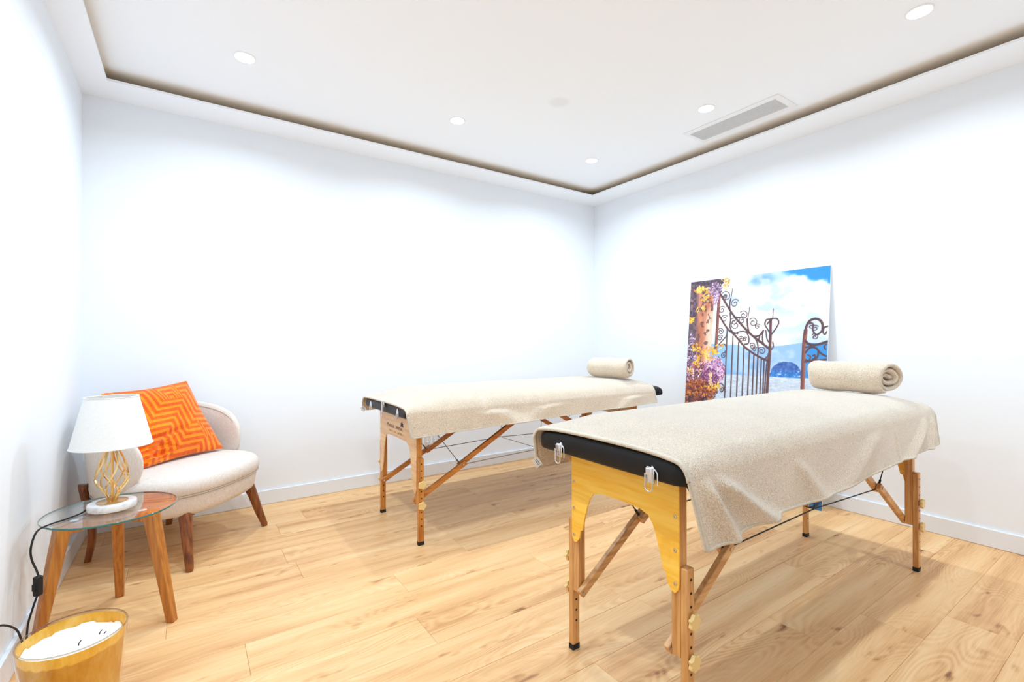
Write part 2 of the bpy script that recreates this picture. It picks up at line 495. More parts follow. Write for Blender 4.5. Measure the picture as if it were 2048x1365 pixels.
WALL = (0.845, 0.88, 0.925, 1)
M = {
    'wall': plain('wall_paint', WALL, 0.8, spec=0.2, bump=0.03, bscale=350),
    'ceiling': ceiling_mat(),
    'ledge_bounce': plain('warm_bounce_tan', srgb(244, 214, 170), 0.9, noise=0.05),  # unseen top face, tan added to bounce warm light into the slot
    'ledge': plain('border_paint', (0.905, 0.93, 0.965, 1), 0.85, spec=0.2),
    'baseboard': plain('baseboard_lacquer', (0.81, 0.85, 0.905, 1), 0.35),
    'floor': floor_wood(),
    'subfloor': plain('dark_joint', srgb(112, 84, 58), 0.9, noise=0.1),
    'terry': terry('beige_terry', srgb(230, 212, 190)),
    'hem': weave('beige_hem', srgb(214, 203, 186), 300),
    'leather': plain('black_leatherette', srgb(13, 13, 15), 0.42, spec=0.3, bump=0.15, bscale=600, noise=0.15),
    'beech': wood('beech_leg', srgb(216, 162, 100), srgb(182, 122, 64), 'z', 1.0, 0.38, 0.7, 0.2),
    'beech_x': wood('beech_brace', srgb(220, 170, 112), srgb(188, 132, 78), 'x', 1.0, 0.38, 0.7, 0.2),
    'amber': wood('amber_beech_leg', srgb(206, 138, 58), srgb(170, 98, 26), 'z', 1.0, 0.35, 0.7, 0.25),
    'amber_x': wood('amber_beech_brace', srgb(204, 132, 54), srgb(166, 92, 24), 'x', 1.0, 0.35, 0.7, 0.25),
    'panel_yellow': wood('yellow_veneer', srgb(255, 208, 88), srgb(244, 180, 44), 'y', 0.8, 0.3, 0.6, 0.3, ring=5),
    'panel_pale': wood('pale_veneer', srgb(236, 198, 146), srgb(218, 172, 120), 'y', 0.8, 0.35, 0.5, 0.2, ring=5),
    'rubber': plain('black_rubber', srgb(18, 18, 18), 0.7, noise=0.1),
    'hole': plain('dark_hole', srgb(48, 28, 14), 0.9, noise=0.1),
    'knob': plain('cream_plastic', srgb(226, 196, 132), 0.35, noise=0.03),
    'steel': plain('nickel_steel', (0.78, 0.78, 0.78, 1), 0.18, 1.0, noise=0.05),
    'zinc': plain('zinc_plate', (0.80, 0.81, 0.83, 1), 0.3, 1.0, noise=0.08),
    'bolt': plain('bolt_head', (0.62, 0.56, 0.48, 1), 0.35, 1.0, noise=0.1),
    'cable_black': plain('black_cord', srgb(16, 16, 17), 0.55, noise=0.1),
    'cable_steel': plain('steel_cable', srgb(120, 112, 104), 0.45, 0.6, noise=0.1),
    'ink': plain('printed_ink', srgb(112, 82, 70), 0.6, noise=0.05),
    'ink_pale': plain('pale_printed_ink', srgb(186, 150, 116), 0.6, noise=0.03),
    'ink_blue': plain('violet_ink', srgb(58, 50, 84), 0.6, noise=0.05),
    'linen': weave('oatmeal_linen', srgb(226, 214, 204), 480),
    'piping': weave('oatmeal_piping', srgb(196, 184, 170), 480),
    'walnut': wood('walnut_leg', srgb(146, 82, 34), srgb(96, 46, 14), 'z', 1.0, 0.3, 0.8, 0.3),
    'table_wood': wood('side_table_wood', srgb(196, 128, 52), srgb(166, 96, 32), 'z', 1.2, 0.35, 0.8, 0.2),
    'glass': thin_glass('clear_glass', (0.955, 0.975, 0.965, 1)),
    'glass_edge': plain('green_glass_edge', srgb(24, 104, 98), 0.08, coat=1.0, noise=0.1),
    'pad': plain('clear_pad', (0.85, 0.9, 0.92, 1), 0.15, noise=0.02),
    'shade': shade_mat(),
    'gold': plain('polished_gold', (0.86, 0.60, 0.26, 1), 0.2, 1.0, noise=0.06),
    'copper': plain('brushed_copper', (0.62, 0.40, 0.20, 1), 0.3, 1.0, noise=0.06),
    'marble': marble(),
    'velvet': attr_mat('orange_velvet', 0.85, 0.35, 0.1),
    'print': attr_mat('glossy_print', 0.35, 0.0, 0.4),
    'board': plain('white_foam_board', (0.85, 0.85, 0.86, 1), 0.6, noise=0.02),
    'candle_glass': thin_glass('candle_glass', (0.985, 0.96, 0.90, 1), 1.45),
    'rim': thin_glass('candle_rim', (0.66, 0.60, 0.52, 1), 1.6),
    'foil': gold_foil(),
    'wax': plain('white_wax', (0.90, 0.89, 0.87, 1), 0.55, bump=0.25, bscale=60, noise=0.02),
    'wick': plain('charred_wick', srgb(26, 24, 22), 0.9, noise=0.2),
    'lens': emit('lamp_lens', (1, 1, 1, 1), 12.0),
    'trim': plain('white_lamp_trim', (0.88, 0.88, 0.89, 1), 0.4, noise=0.01),
    'vent': plain('white_vent', (0.86, 0.86, 0.87, 1), 0.45, noise=0.01),
    'vent_dark': plain('vent_shade', srgb(96, 92, 88), 0.8, noise=0.1),
    'socket': plain('white_plastic', (0.84, 0.845, 0.86, 1), 0.3, noise=0.01),
    'socket_face': plain('grey_plastic', (0.62, 0.64, 0.67, 1), 0.35, noise=0.02),
    'label': plain('white_label', (0.82, 0.83, 0.86, 1), 0.6, noise=0.03),
    'label_ink': plain('label_ink', srgb(92, 108, 138), 0.6, noise=0.05),
}

# ================================================================== the room
def build_room():
    t = 0.12
    def wall(name, lo, hi):
        tag(MB().box(lo, hi).build(name, M['wall']), kind='structure')
    wall('wall_back', (XL - t, YB, -0.05), (XR + t, YB + t, 2.72))
    wall('wall_right', (XR, YF, -0.05), (XR + t, YB, 2.72))
    wall('wall_left', (XL - t, YF, -0.05), (XL, YB, 2.72))
    wall('wall_front', (XL - t, YF - t, -0.05), (XR + t, YF, 2.72))
    tag(MB().box((XL, YF, ZC), (XR, YB, ZC + 0.12)).build('ceiling', M['ceiling']), kind='structure')
    # dropped border: a flat ring with a slot above it
    m = MB()
    o = [(XL, YF), (XR, YF), (XR, YB), (XL, YB)]
    i = [(EL, EF), (ER, EF), (ER, EB), (EL, EB)]
    vs = [(x, y, ZL) for x, y in o] + [(x, y, ZL) for x, y in i] + [(x, y, ZL + 0.013) for x, y in o] + [(x, y, ZL + 0.013) for x, y in i]
    fs = []
    up = []
    for k in range(4):
        k2 = (k + 1) % 4
        fs += [(k, k2, 4 + k2, 4 + k), (4 + k, 4 + k2, 12 + k2, 12 + k), (k, 8 + k, 8 + k2, k2)]
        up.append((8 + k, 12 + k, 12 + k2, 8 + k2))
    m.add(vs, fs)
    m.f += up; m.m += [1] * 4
    tag(m.build('trim_1', [M['ledge'], M['ledge_bounce']]), 'white dropped plasterboard border around the ceiling with an open slot above', kind='structure')
    # baseboards
    h, d = 0.095, 0.014
    for name, lo, hi in (('baseboard_back', (XL, YB - d, 0.0012), (XR, YB, h)), ('baseboard_right', (XR - d, YF, 0.0012), (XR, YB - d, h)),
                         ('baseboard_left', (XL, YF, 0.0012), (XL + d, YB - d, h)), ('baseboard_front', (XL + d, YF, 0.0012), (XR - d, YF + d, h))):
        tag(MB().box(lo, hi).build(name, M['baseboard'], bevel=0.0015), kind='structure')
    # floor: slab with planks laid on it
    fl = tag(MB().box((XL, YF, -0.05), (XR, YB, -0.007)).build('floor', M['subfloor']), kind='structure')
    cache = {}
    def plank_mesh(lx, ly):
        key = (round(lx, 4), round(ly, 4))
        if key not in cache:
            g, c, cz = 0.0003, 0.0011, 0.0009
            a, b = lx / 2 - g, ly / 2 - g
            vs = []
            for z, q in ((-0.007, 0), (-cz, 0), (0, c)):
                vs += [(-a + q, -b + q, z), (a - q, -b + q, z), (a - q, b - q, z), (-a + q, b - q, z)]
            fs = [(0, 3, 2, 1), (8, 9, 10, 11)]
            for r in (0, 4):
                for k in range(4):
                    fs.append((r + k, r + (k + 1) % 4, r + 4 + (k + 1) % 4, r + 4 + k))
            me = bpy.data.meshes.new('plank')
            me.from_pydata(vs, [], fs)
            me.materials.append(M['floor'])
            cache[key] = me
        return cache[key]
    Wd, Ln = 0.2, 1.29
    fixed = {0: 2.242, 5: 0.752, 7: 0.803, 4: 1.55, 3: 0.30, 6: 1.46, 2: 1.15, 1: 0.62, 8: 1.22, 9: 0.445, 10: 1.70, 11: 1.05, 12: 0.44, 13: 1.9, 14: 0.9}
    k0 = math.floor((YF - 0.58) / Wd)
    rng = random.Random(5)
    k = k0
    while 0.58 + Wd * k < YB:
        y0, y1 = max(YF, 0.58 + Wd * k), min(YB, 0.78 + Wd * k)
        j = fixed.get(k, rng.uniform(0, Ln))
        xs = [XL]
        x = j - math.ceil((j - XL) / Ln) * Ln
        while x < XR - 0.05:
            if x > XL + 0.05: xs.append(x)
            x += Ln
        xs.append(XR)
        for a, b in zip(xs[:-1], xs[1:]):
            p = bpy.data.objects.new('plank', plank_mesh(b - a, y1 - y0))
            COL.objects.link(p)
            p.parent = fl
            p.location = ((a + b) / 2, (y0 + y1) / 2, 0)
        k += 1
build_room()

# ================================================================== ceiling fittings
def build_ceiling_fittings():
    ring = MB().lathe([(0.046, -0.005), (0.051, -0.0045), (0.053, -0.001), (0.053, 0.0), (0.046, 0.0)], 40, closed=True)
    lens = MB().lathe([(0.046, -0.0040), (0.036, -0.0056), (0.02, -0.0064), (0.0005, -0.0066)], 40, cap=False)
    spots = [
        (0.25, 2.83, 'round recessed downlight above the armchair corner, leftmost in the photo'),
        (1.50, 2.83, 'round recessed downlight midway along the left cove line, above the far massage table'),
        (2.74, 2.83, 'round recessed downlight nearest the far ceiling corner'),
        (2.74, 1.79, 'round recessed downlight right beside the air vent'),
        (2.74, 0.72, 'round recessed downlight at the top right, past the air vent'),
        (2.74, -0.35, 'round recessed downlight out of view by the entrance wall, in line with the vent'),
        (0.25, 0.72, 'round recessed downlight overhead beside the camera near the left wall'),
        (0.25, 1.79, 'round recessed downlight above the side table near the left wall')]
    r0 = l0 = None
    ld = bpy.data.lights.new('downlight', 'AREA')
    ld.shape = 'DISK'; ld.size = 0.05; ld.energy = LAMP_POWER; ld.spread = math.radians(LAMP_SPREAD); ld.color = LAMP_COLOR
    for x, y, lab in spots:
        e = thing('downlight', lab, 'ceiling light', (x, y, ZC), 0, 'recessed downlights round the ceiling')
        if r0 is None:
            r0 = ring.build('trim_ring', M['trim'], e, smooth=40); l0 = lens.build('lens', M['lens'], e, smooth=40)
        else:
            dup(r0, e); dup(l0, e)
        lo = bpy.data.objects.new('bulb', ld); COL.objects.link(lo)
        lo.parent = e; lo.location = (0, 0, -0.0085)
    # air vent
    x0, x1, y0, y1 = 2.977, 3.150, 1.478, 2.078
    fx0, fx1, fy0, fy1 = 2.937, 3.190, 1.440, 2.104
    e = thing('air_vent', 'white rectangular ceiling air vent with fine slats beside the right cove', 'vent', (3.06, 1.775, ZC))
    m = MB()
    for lo, hi in (((fx0, fy0, ZC - 0.005), (x0, fy1, ZC - 0.0002)), ((x1, fy0, ZC - 0.005), (fx1, fy1, ZC - 0.0002)),
                   ((x0, fy0, ZC - 0.005), (x1, y0, ZC - 0.0002)), ((x0, y1, ZC - 0.005), (x1, fy1, ZC - 0.0002))):
        m.box(lo, hi)
    m.build('frame', M['vent'], e, origin=e.location)
    MB().box((x0, y0, ZC - 0.0012), (x1, y1, ZC - 0.0002)).build('shade_backing', M['vent_dark'], e, origin=e.location)  # dark sheet standing in for the shade behind the slats
    s = None
    n = 17
    for i in range(n):
        c = x0 + (i + 0.5) * (x1 - x0) / n
        if s is None:
            s = MB().beam((0, y0 - e.location.y, -0.0035), (0, y1 - e.location.y, -0.0035), 0.0046, 0.0012, up=(0.1, 0, 1)).build('slat', M['vent'], e)
            s.location.x = c - e.location.x
        else:
            dup(s, e, (c - e.location.x, 0, 0))
build_ceiling_fittings()

# ================================================================== massage tables
class Pad:
    """the padded top: outline, height field"""
    def __init__(s, x0, x1, y0, y1, zb, ze, crown, R, ex, k0, run, dips=()):
        s.ex, s.k0, s.run = ex, k0, run
        s.x0, s.x1, s.y0, s.y1, s.zb, s.ze, s.crown, s.R, s.dips = x0, x1, y0, y1, zb, ze, crown, R, dips
    def top(s, x, y):
        yc, hw = (s.y0 + s.y1) / 2, (s.y1 - s.y0) / 2
        t = min(1.0, abs(y - yc) / hw)
        d = max(0.0, min(x - s.x0, s.x1 - x))
        k = s.k0 + (1 - s.k0) * smoothstep(0.0, s.run, d)
        z = s.ze + s.crown * (1 - t ** s.ex) * k
        for xd in s.dips:
            z -= 0.010 * math.exp(-((x - xd) / 0.018) ** 2)
        return z
    def surf(s, x, y):
        """rounded at the rim"""
        d = max(0.0, min(x - s.x0, s.x1 - x, y - s.y0, s.y1 - y))
        drop = 0.0
        if d < s.R:
            drop = s.R - math.sqrt(max(0.0, s.R ** 2 - (s.R - d) ** 2))
        return s.top(x, y) - drop

def rounded_rect(hx, hy, r, n=8):
    pts = []
    for cx, cy, a0 in ((hx - r, hy - r, 0), (-hx + r, hy - r, PI / 2), (-hx + r, -hy + r, PI), (hx - r, -hy + r, 1.5 * PI)):
        for k in range(n + 1):
            a = a0 + PI / 2 * k / n
            pts.append((cx + r * math.cos(a), cy + r * math.sin(a)))
    out = []
    for i, p in enumerate(pts):          # subdivide the long sides
        q = pts[(i + 1) % len(pts)]
        L_ = math.hypot(q[0] - p[0], q[1] - p[1])
        k = max(1, int(L_ / 0.016))
        for j in range(k):
            out.append((p[0] + (q[0] - p[0]) * j / k, p[1] + (q[1] - p[1]) * j / k))
    return out

def pad_mesh(P):
    cx, cy = (P.x0 + P.x1) / 2, (P.y0 + P.y1) / 2
    hx, hy = (P.x1 - P.x0) / 2, (P.y1 - P.y0) / 2
    base = rounded_rect(hx, hy, 0.05)
    rings = []
    def ring(inset, zf):
        # move every rim point towards the spine
        out = []
        for x, y in base:
            fx = (hx - inset) / hx if hx > inset else 0.001
            fy = (hy - inset) / hy if hy > inset else 0.001
            X, Y = cx + x * fx, cy + y * fy
            out.append((X, Y, zf(X, Y)))
        return out
    rings.append(ring(hy * 0.97, lambda x, y: P.zb))
    rings.append(ring(0.01, lambda x, y: P.zb))
    rings.append(ring(0.003, lambda x, y: P.zb + 0.003))
    rings.append(ring(0.0, lambda x, y: P.zb + 0.01))
    rings.append(ring(0.0, lambda x, y: P.top(x, y) - P.R))
    for d in (0.06, 0.14, 0.26, 0.42, 0.62, 0.85, 1.0):
        q = d * P.R
        rings.append(ring(q, lambda x, y, q=q: P.top(x, y) - P.R + math.sqrt(max(0, P.R ** 2 - (P.R - q) ** 2))))
    for q in (0.06, 0.10, 0.16, 0.24, hy * 0.97):
        rings.append(ring(q, lambda x, y: P.top(x, y)))
    m = MB()
    n = len(base)
    m.grid(rings, closed_v=True)
    m.f.append(tuple(range(n))); m.m.append(0)
    m.f.append(tuple((len(rings) - 1) * n + k for k in range(n))); m.m.append(0)
    return m

def arch_outline(y0, y1, zt, zb, arch=0.108, topw=0.46):
    """end panel: flat top, arched opening, two tapering tongues (counted in y,z)"""
    yc, hw = (y0 + y1) / 2, (y1 - y0) / 2
    za = zt - arch
    H = za - zb
    half = [(hw, zt), (hw, zb + 0.03), (hw - 0.004, zb + 0.012), (hw - 0.014, zb), (hw - 0.026, zb + 0.004), (hw - 0.040, zb + 0.022),
            (hw - 0.046, zb + 0.05), (hw - 0.056, zb + 0.26 * H), (hw - 0.066, zb + 0.48 * H), (hw - 0.078, zb + 0.68 * H), (hw - 0.092, zb + 0.84 * H),
            (hw - 0.108, zb + 0.94 * H), (hw - 0.140, zb + 0.99 * H), (0.02, za)]
    pts = [(yc + a, z) for a, z in half] + [(yc - a, z) for a, z in reversed(half)]
    return pts

def knob_mesh(lobes, r=0.0215, t=0.016):
    n = lobes * 6
    prof = []
    for k in range(n):
        a = 2 * PI * k / n
        prof.append((math.cos(a), math.sin(a), r * (1 + 0.13 * math.cos(lobes * a))))
    m = MB()
    rows = []
    for y, s in ((0.0, 0.55), (0.004, 0.6), (0.005, 0.94), (0.008, 1.0), (t - 0.002, 1.0), (t, 0.92)):
        rows.append([(c * rr * s, -y, sn * rr * s) for c, sn, rr in prof])
    m.grid(rows, closed_v=True)
    m.f.append(tuple(range(n))); m.m.append(0)
    m.f.append(tuple((len(rows) - 1) * n + k for k in range(n))); m.m.append(0)
    return m

def massage_table(S):
    P = S['pad']
    o = Vector(((P.x0 + P.x1) / 2, (P.y0 + P.y1) / 2, 0))
    T = thing('massage_table', S['label'], 'massage table', o, 0, 'massage tables')
    pad_mesh(P).build('mattress', M['leather'], T, smooth=50, origin=o)
    leg_m, brace_m, panel_m, cab_m = S['leg'], S['brace'], S['panel'], S['cable']
    zt = S['zt']
    # long rails under the pad
    for y in (P.y0 + 0.05, P.y1 - 0.05):
        MB().box((S['ends'][0][0] + 0.02, y - 0.011, zt - 0.062), (S.get('rail_end', S['ends'][1][0] - 0.02), y + 0.011, zt)).build('rail', brace_m, T, bevel=0.002, origin=o)
    hinges = {}
    for ei, (xp, sg, yR, yL) in enumerate(S['ends']):
        # end panel on the outer side of the posts
        xo = xp + sg * 0.015
        pts = arch_outline(yR, yL, zt, S['zpan'], S['arch'])
        pan = MB().prism(pts, min(xo, xo + sg * 0.006), max(xo, xo + sg * 0.006), lambda a, b, off: (off, a, b)).build('end_panel', panel_m, T, bevel=0.001, origin=o)
        # screws
        sc = None
        for y in (yR + 0.013, yL - 0.013):
            for k in range(4):
                z = zt - 0.018 - k * (zt - S['zpan'] - 0.045) / 3
                c = Vector((xo + sg * 0.006, y, z))
                if sc is None:
                    sc = MB().lathe([(0.0055, 0), (0.0052, 0.0014), (0.002, 0.002), (0.0018, 0.0008)], 14).build('screw', M['bolt'], pan, smooth=40)
                    sc.rotation_euler = (0, sg * PI / 2, 0); sc.location = c - o
                else:
                    dup(sc, pan, c - o)
        for side, ye in ((-1, yR), (1, yL)):
            ya, yb = sorted((ye, ye - side * 0.030))
            MB().box((xp - 0.015, ya, 0.217), (xp + 0.015, yb, zt - 0.002)).build('post', leg_m, T, bevel=0.002, origin=o)
            ya, yb = sorted((ye, ye + side * 0.023))
            lg = MB().box((xp - 0.016, ya, 0.018), (xp + 0.016, yb, 0.472)).build('leg', leg_m, T, bevel=0.0035, origin=o)
            MB().box((xp - 0.0165, ya - 0.0005, 0.0), (xp + 0.0165, yb + 0.0005, 0.02)).build('rubber_foot', M['rubber'], lg, bevel=0.002, origin=o)
            # peg holes down both faces
            hm = MB()
            for k in range(10):
                z = 0.442 - k * 0.0375
                if abs(z - 0.3295) < 0.02 or abs(z - 0.217) < 0.02: continue
                for yy in (ya - 0.0004, yb + 0.0004):
                    hm.tube([(xp, yy - 0.0003, z), (xp, yy + 0.0003, z)], 0.0042, 10)
            tag(hm.build('peg_holes', M['hole'], lg, origin=o), kind='stuff')
            kn = None
            for z in (0.3295, 0.217):
                loc = Vector((xp, ye + side * 0.024, z)) - o
                if kn is None:
                    kn = knob_mesh(S['lobes']).build('knob', M['knob'], lg, smooth=35)
                    if side > 0: kn.rotation_euler = (0, 0, PI)
                    kn.location = loc
                else:
                    dup(kn, lg, loc)
            # folding brace on the inner side of the post
            yi = ye - side * 0.041
            dirx = -sg
            a = Vector((xp - dirx * 0.012, yi, 0.225)); hgp = Vector((xp + dirx * S['hx'], yi, S['hz']))
            u = Vector((xp + dirx * S['ux'], yi, zt - 0.02))
            d1 = (hgp - a).normalized(); d2 = (u - hgp).normalized()
            br = MB().beam(a - d1 * 0.008, hgp + d1 * 0.022, 0.019, 0.030).build('brace', brace_m, T, bevel=0.003, origin=o)
            yi2 = Vector((0, -side * 0.021, 0))
            b2 = MB().beam(hgp - d2 * 0.022 + yi2, u + yi2, 0.019, 0.030).build('upper_brace', brace_m, T, bevel=0.003, origin=o)
            for c in (a, hgp):
                MB().tube([c + Vector((0, 0.0125, 0)), c - Vector((0, 0.0125, 0))], 0.006, 12).build('bolt', M['bolt'], br, smooth=40, origin=o)
            c = hgp + yi2 * 0.5 - d1 * 0.02 + Vector((0, 0, 0.017))
            hinges[(ei, side)] = c
            top = Vector((xp + dirx * 0.055, yi + yi2.y * 0.5, zt - 0.015))
            MB().tube([c, top], 0.0024, 6).build('cable', cab_m, T, smooth=50, origin=o)
            MB().tube([c, c + (top - c).normalized() * 0.03], 0.0048, 8).build('cable_end', cab_m, T, smooth=50, origin=o)
    xm = (S['ends'][0][0] + S['ends'][1][0]) / 2
    mids = []
    for side in (-1, 1):
        a, b = hinges[(0, side)] - Vector((0, 0, 0.012)), hinges[(1, side)] - Vector((0, 0, 0.012))
        mid = (a + b) / 2 + Vector((0, 0, 0.02))
        mids.append(mid)
        MB().tube([a, mid, b], 0.0024, 6).build('cable', cab_m, T, smooth=50, origin=o)
        MB().tube([mid, mid + Vector((0.02, 0, zt - mid.z - 0.005))], 0.0018, 6).build('cable', cab_m, T, smooth=50, origin=o)
    MB().tube([mids[0], mids[1]], 0.0018, 6).build('cable', cab_m, T, smooth=50, origin=o)
    # latches on the near end of the pad
    for y, z, kind in S['latches']:
        x = P.x0
        if kind == 'latch':
            l = MB().box((x - 0.007, y - 0.0135, z - 0.026), (x + 0.001, y + 0.0135, z + 0.020)).build('latch', M['steel'], T, bevel=0.003, origin=o)
            MB().box((x - 0.013, y - 0.011, z - 0.004), (x - 0.007, y + 0.011, z + 0.018)).build('latch_lever', M['steel'], l, bevel=0.003, origin=o)
            loop = [(x - 0.011, y - 0.0125, z + 0.002)]
            for k in range(13):
                a = PI + PI * k / 12
                loop.append((x - 0.011, y + 0.0125 * math.cos(a), z - 0.034 + 0.0125 * math.sin(a)))
            loop.append((x - 0.011, y + 0.0125, z + 0.002))
            MB().tube(loop, 0.0022, 8).build('latch_loop', M['steel'], l, smooth=60, origin=o)
            arc = [(x - 0.002, y - 0.0225 + 0.0 * k, z - 0.026 + 0.05 * k / 8) for k in range(6)] + [(x - 0.002, y - 0.0225 + 0.018 * math.sin(k / 6 * PI / 2), z + 0.006 + 0.016 * math.sin(k / 6 * PI / 2)) for k in range(1, 7)]
            MB().tube(arc, 0.0026, 8).build('latch_guard', M['steel'], l, smooth=60, origin=o)
        elif kind == 'plate':
            pl = [(y - 0.014, z - 0.024), (y + 0.014, z - 0.024), (y + 0.016, z + 0.002), (y + 0.011, z + 0.014), (y, z + 0.028), (y - 0.011, z + 0.014), (y - 0.016, z + 0.002)]
            l = MB().prism(pl, x - 0.004, x + 0.001, lambda a, b, off: (off, a, b)).build('strike_plate', M['zinc'], T, bevel=0.001, origin=o)
            MB().beam((x - 0.007, y, z - 0.03), (x - 0.007, y, z), 0.010, 0.006, up=(1, 0, 0)).build('hook', M['zinc'], l, bevel=0.001, origin=o)
        else:
            l = MB().box((x - 0.010, y - 0.010, z - 0.005), (x + 0.001, y + 0.010, z + 0.035)).build('hanging_latch', M['steel'], T, bevel=0.003, origin=o)
            loop = [(x - 0.014, y - 0.011, z + 0.01)]
            for k in range(13):
                a = PI + PI * k / 12
                loop.append((x - 0.014, y + 0.011 * math.cos(a), z - 0.045 + 0.011 * math.sin(a)))
            loop.append((x - 0.014, y + 0.011, z + 0.01))
            MB().tube(loop, 0.0024, 8).build('latch_loop', M['steel'], l, smooth=60, origin=o)
            MB().beam((x - 0.017, y, z + 0.03), (x - 0.017, y, z - 0.035), 0.012, 0.004, up=(1, 0, 0)).build('latch_lever', M['steel'], l, bevel=0.001, origin=o)
    return T

PAD1 = Pad(1.045, 2.995, 0.738, 1.372, 0.722, 0.786, 0.052, 0.032, 4.0, 0.33, 0.24)
PAD2 = Pad(0.958, 3.085, 2.375, 3.125, 0.690, 0.748, 0.066, 0.034, 5.0, 0.15, 0.26, dips=(1.44, 1.86))
T1 = massage_table(dict(pad=PAD1, zt=0.722, zpan=0.395, arch=0.122, ends=[(1.147, -1, 0.822, 1.268), (2.885, 1, 0.785, 1.256)],
    leg=M['beech'], brace=M['beech_x'], panel=M['panel_yellow'], cable=M['cable_black'], lobes=7, hx=0.29, hz=0.435, ux=0.66,
    latches=[(1.235, 0.738, 'latch'), (0.851, 0.741, 'latch')],
    label='massage table nearest the camera, with yellow end panels, black padding and two chrome latches'))
T2 = massage_table(dict(pad=PAD2, zt=0.690, zpan=0.272, arch=0.150, ends=[(1.045, -1, 2.420, 3.000), (2.79, 1, 2.420, 3.000)],
    leg=M['amber'], brace=M['amber_x'], panel=M['panel_pale'], cable=M['cable_steel'], lobes=5, hx=0.29, hz=0.385, ux=0.80,
    latches=[(2.974, 0.707, 'plate'), (2.724, 0.728, 'hang'), (2.514, 0.712, 'plate')],
    rail_end=2.90,
    label='massage table by the back wall, with orange legs and a pale lettered end panel'))

def panel_lettering():
    o = T2.location
    x = 1.045 - 0.015 - 0.006 - 0.0006
    pan = [c for c in T2.children if c.name.startswith('end_panel')][0]
    def text(body, size, y, z, mat, name):
        cu = bpy.data.curves.new(name, 'FONT')
        cu.body = body; cu.size = size; cu.extrude = 0.0002
        ob = bpy.data.objects.new(name + '_tmp', cu)
        COL.objects.link(ob)
        bpy.context.view_layer.update()
        me = bpy.data.meshes.new_from_object(ob.evaluated_get(bpy.context.evaluated_depsgraph_get()))
        bpy.data.objects.remove(ob)
        me.transform(Matrix(((0, 0, -1, 0), (-1, 0, 0, 0), (0, 1, 0, 0), (0, 0, 0, 1))))
        me.materials.clear(); me.materials.append(mat)
        t = bpy.data.objects.new(name, me); COL.objects.link(t)
        t.parent = pan; t.location = Vector((x, y, z)) - o
        t['label'] = 'dark lettering printed on the panel'
        return t
    text('M', 0.034, 2.868, 0.588, M['ink'], 'printed_lettering')
    text('ASSAGE', 0.026, 2.838, 0.588, M['ink'], 'printed_lettering')
    text('I', 0.034, 2.722, 0.588, M['ink'], 'printed_lettering')
    text('MPERIAL', 0.026, 2.711, 0.588, M['ink'], 'printed_lettering')
    # second, faded line: too worn to read, only strokes are left
    m = MB()
    rg = random.Random(3)
    yy = 2.84
    while yy > 2.60:
        w = rg.uniform(0.004, 0.009)
        if rg.random() > 0.18:
            m.box((x - 0.0001, yy - w, 0.561), (x + 0.0002, yy - w + 0.0022, 0.574))
            if rg.random() > 0.4: m.box((x - 0.0001, yy - w, 0.572 - rg.choice((0, 0.006, 0.011))), (x + 0.0002, yy, 0.574 - rg.choice((0, 0.006))))
        yy -= w + 0.005
    m.build('faded_lettering', M['ink_pale'], pan, origin=o)
    # lotus: five petals
    m = MB()
    yc, zc = 2.622, 0.617
    for dy, dz, a, l in ((0, 0.012, 0, 0.024), (-0.010, 0.006, -0.7, 0.02), (0.010, 0.006, 0.7, 0.02), (-0.013, -0.004, -1.35, 0.016), (0.013, -0.004, 1.35, 0.016)):
        pts = []
        for k in range(12):
            t = 2 * PI * k / 12
            p, q = 0.0062 * math.sin(t), l / 2 * math.cos(t) + l / 2
            pts.append((yc + dy * 0.5 + p * math.cos(a) + q * math.sin(a), zc + dz * 0.4 - p * math.sin(a) + q * math.cos(a)))
        m.prism(pts, x - 0.0002, x + 0.0002, lambda a_, b_, off: (off, a_, b_))
    lo = m.build('lotus_emblem', M['ink_blue'], pan, origin=o)
    lo['label'] = 'dark violet lotus emblem printed on the panel'
panel_lettering()

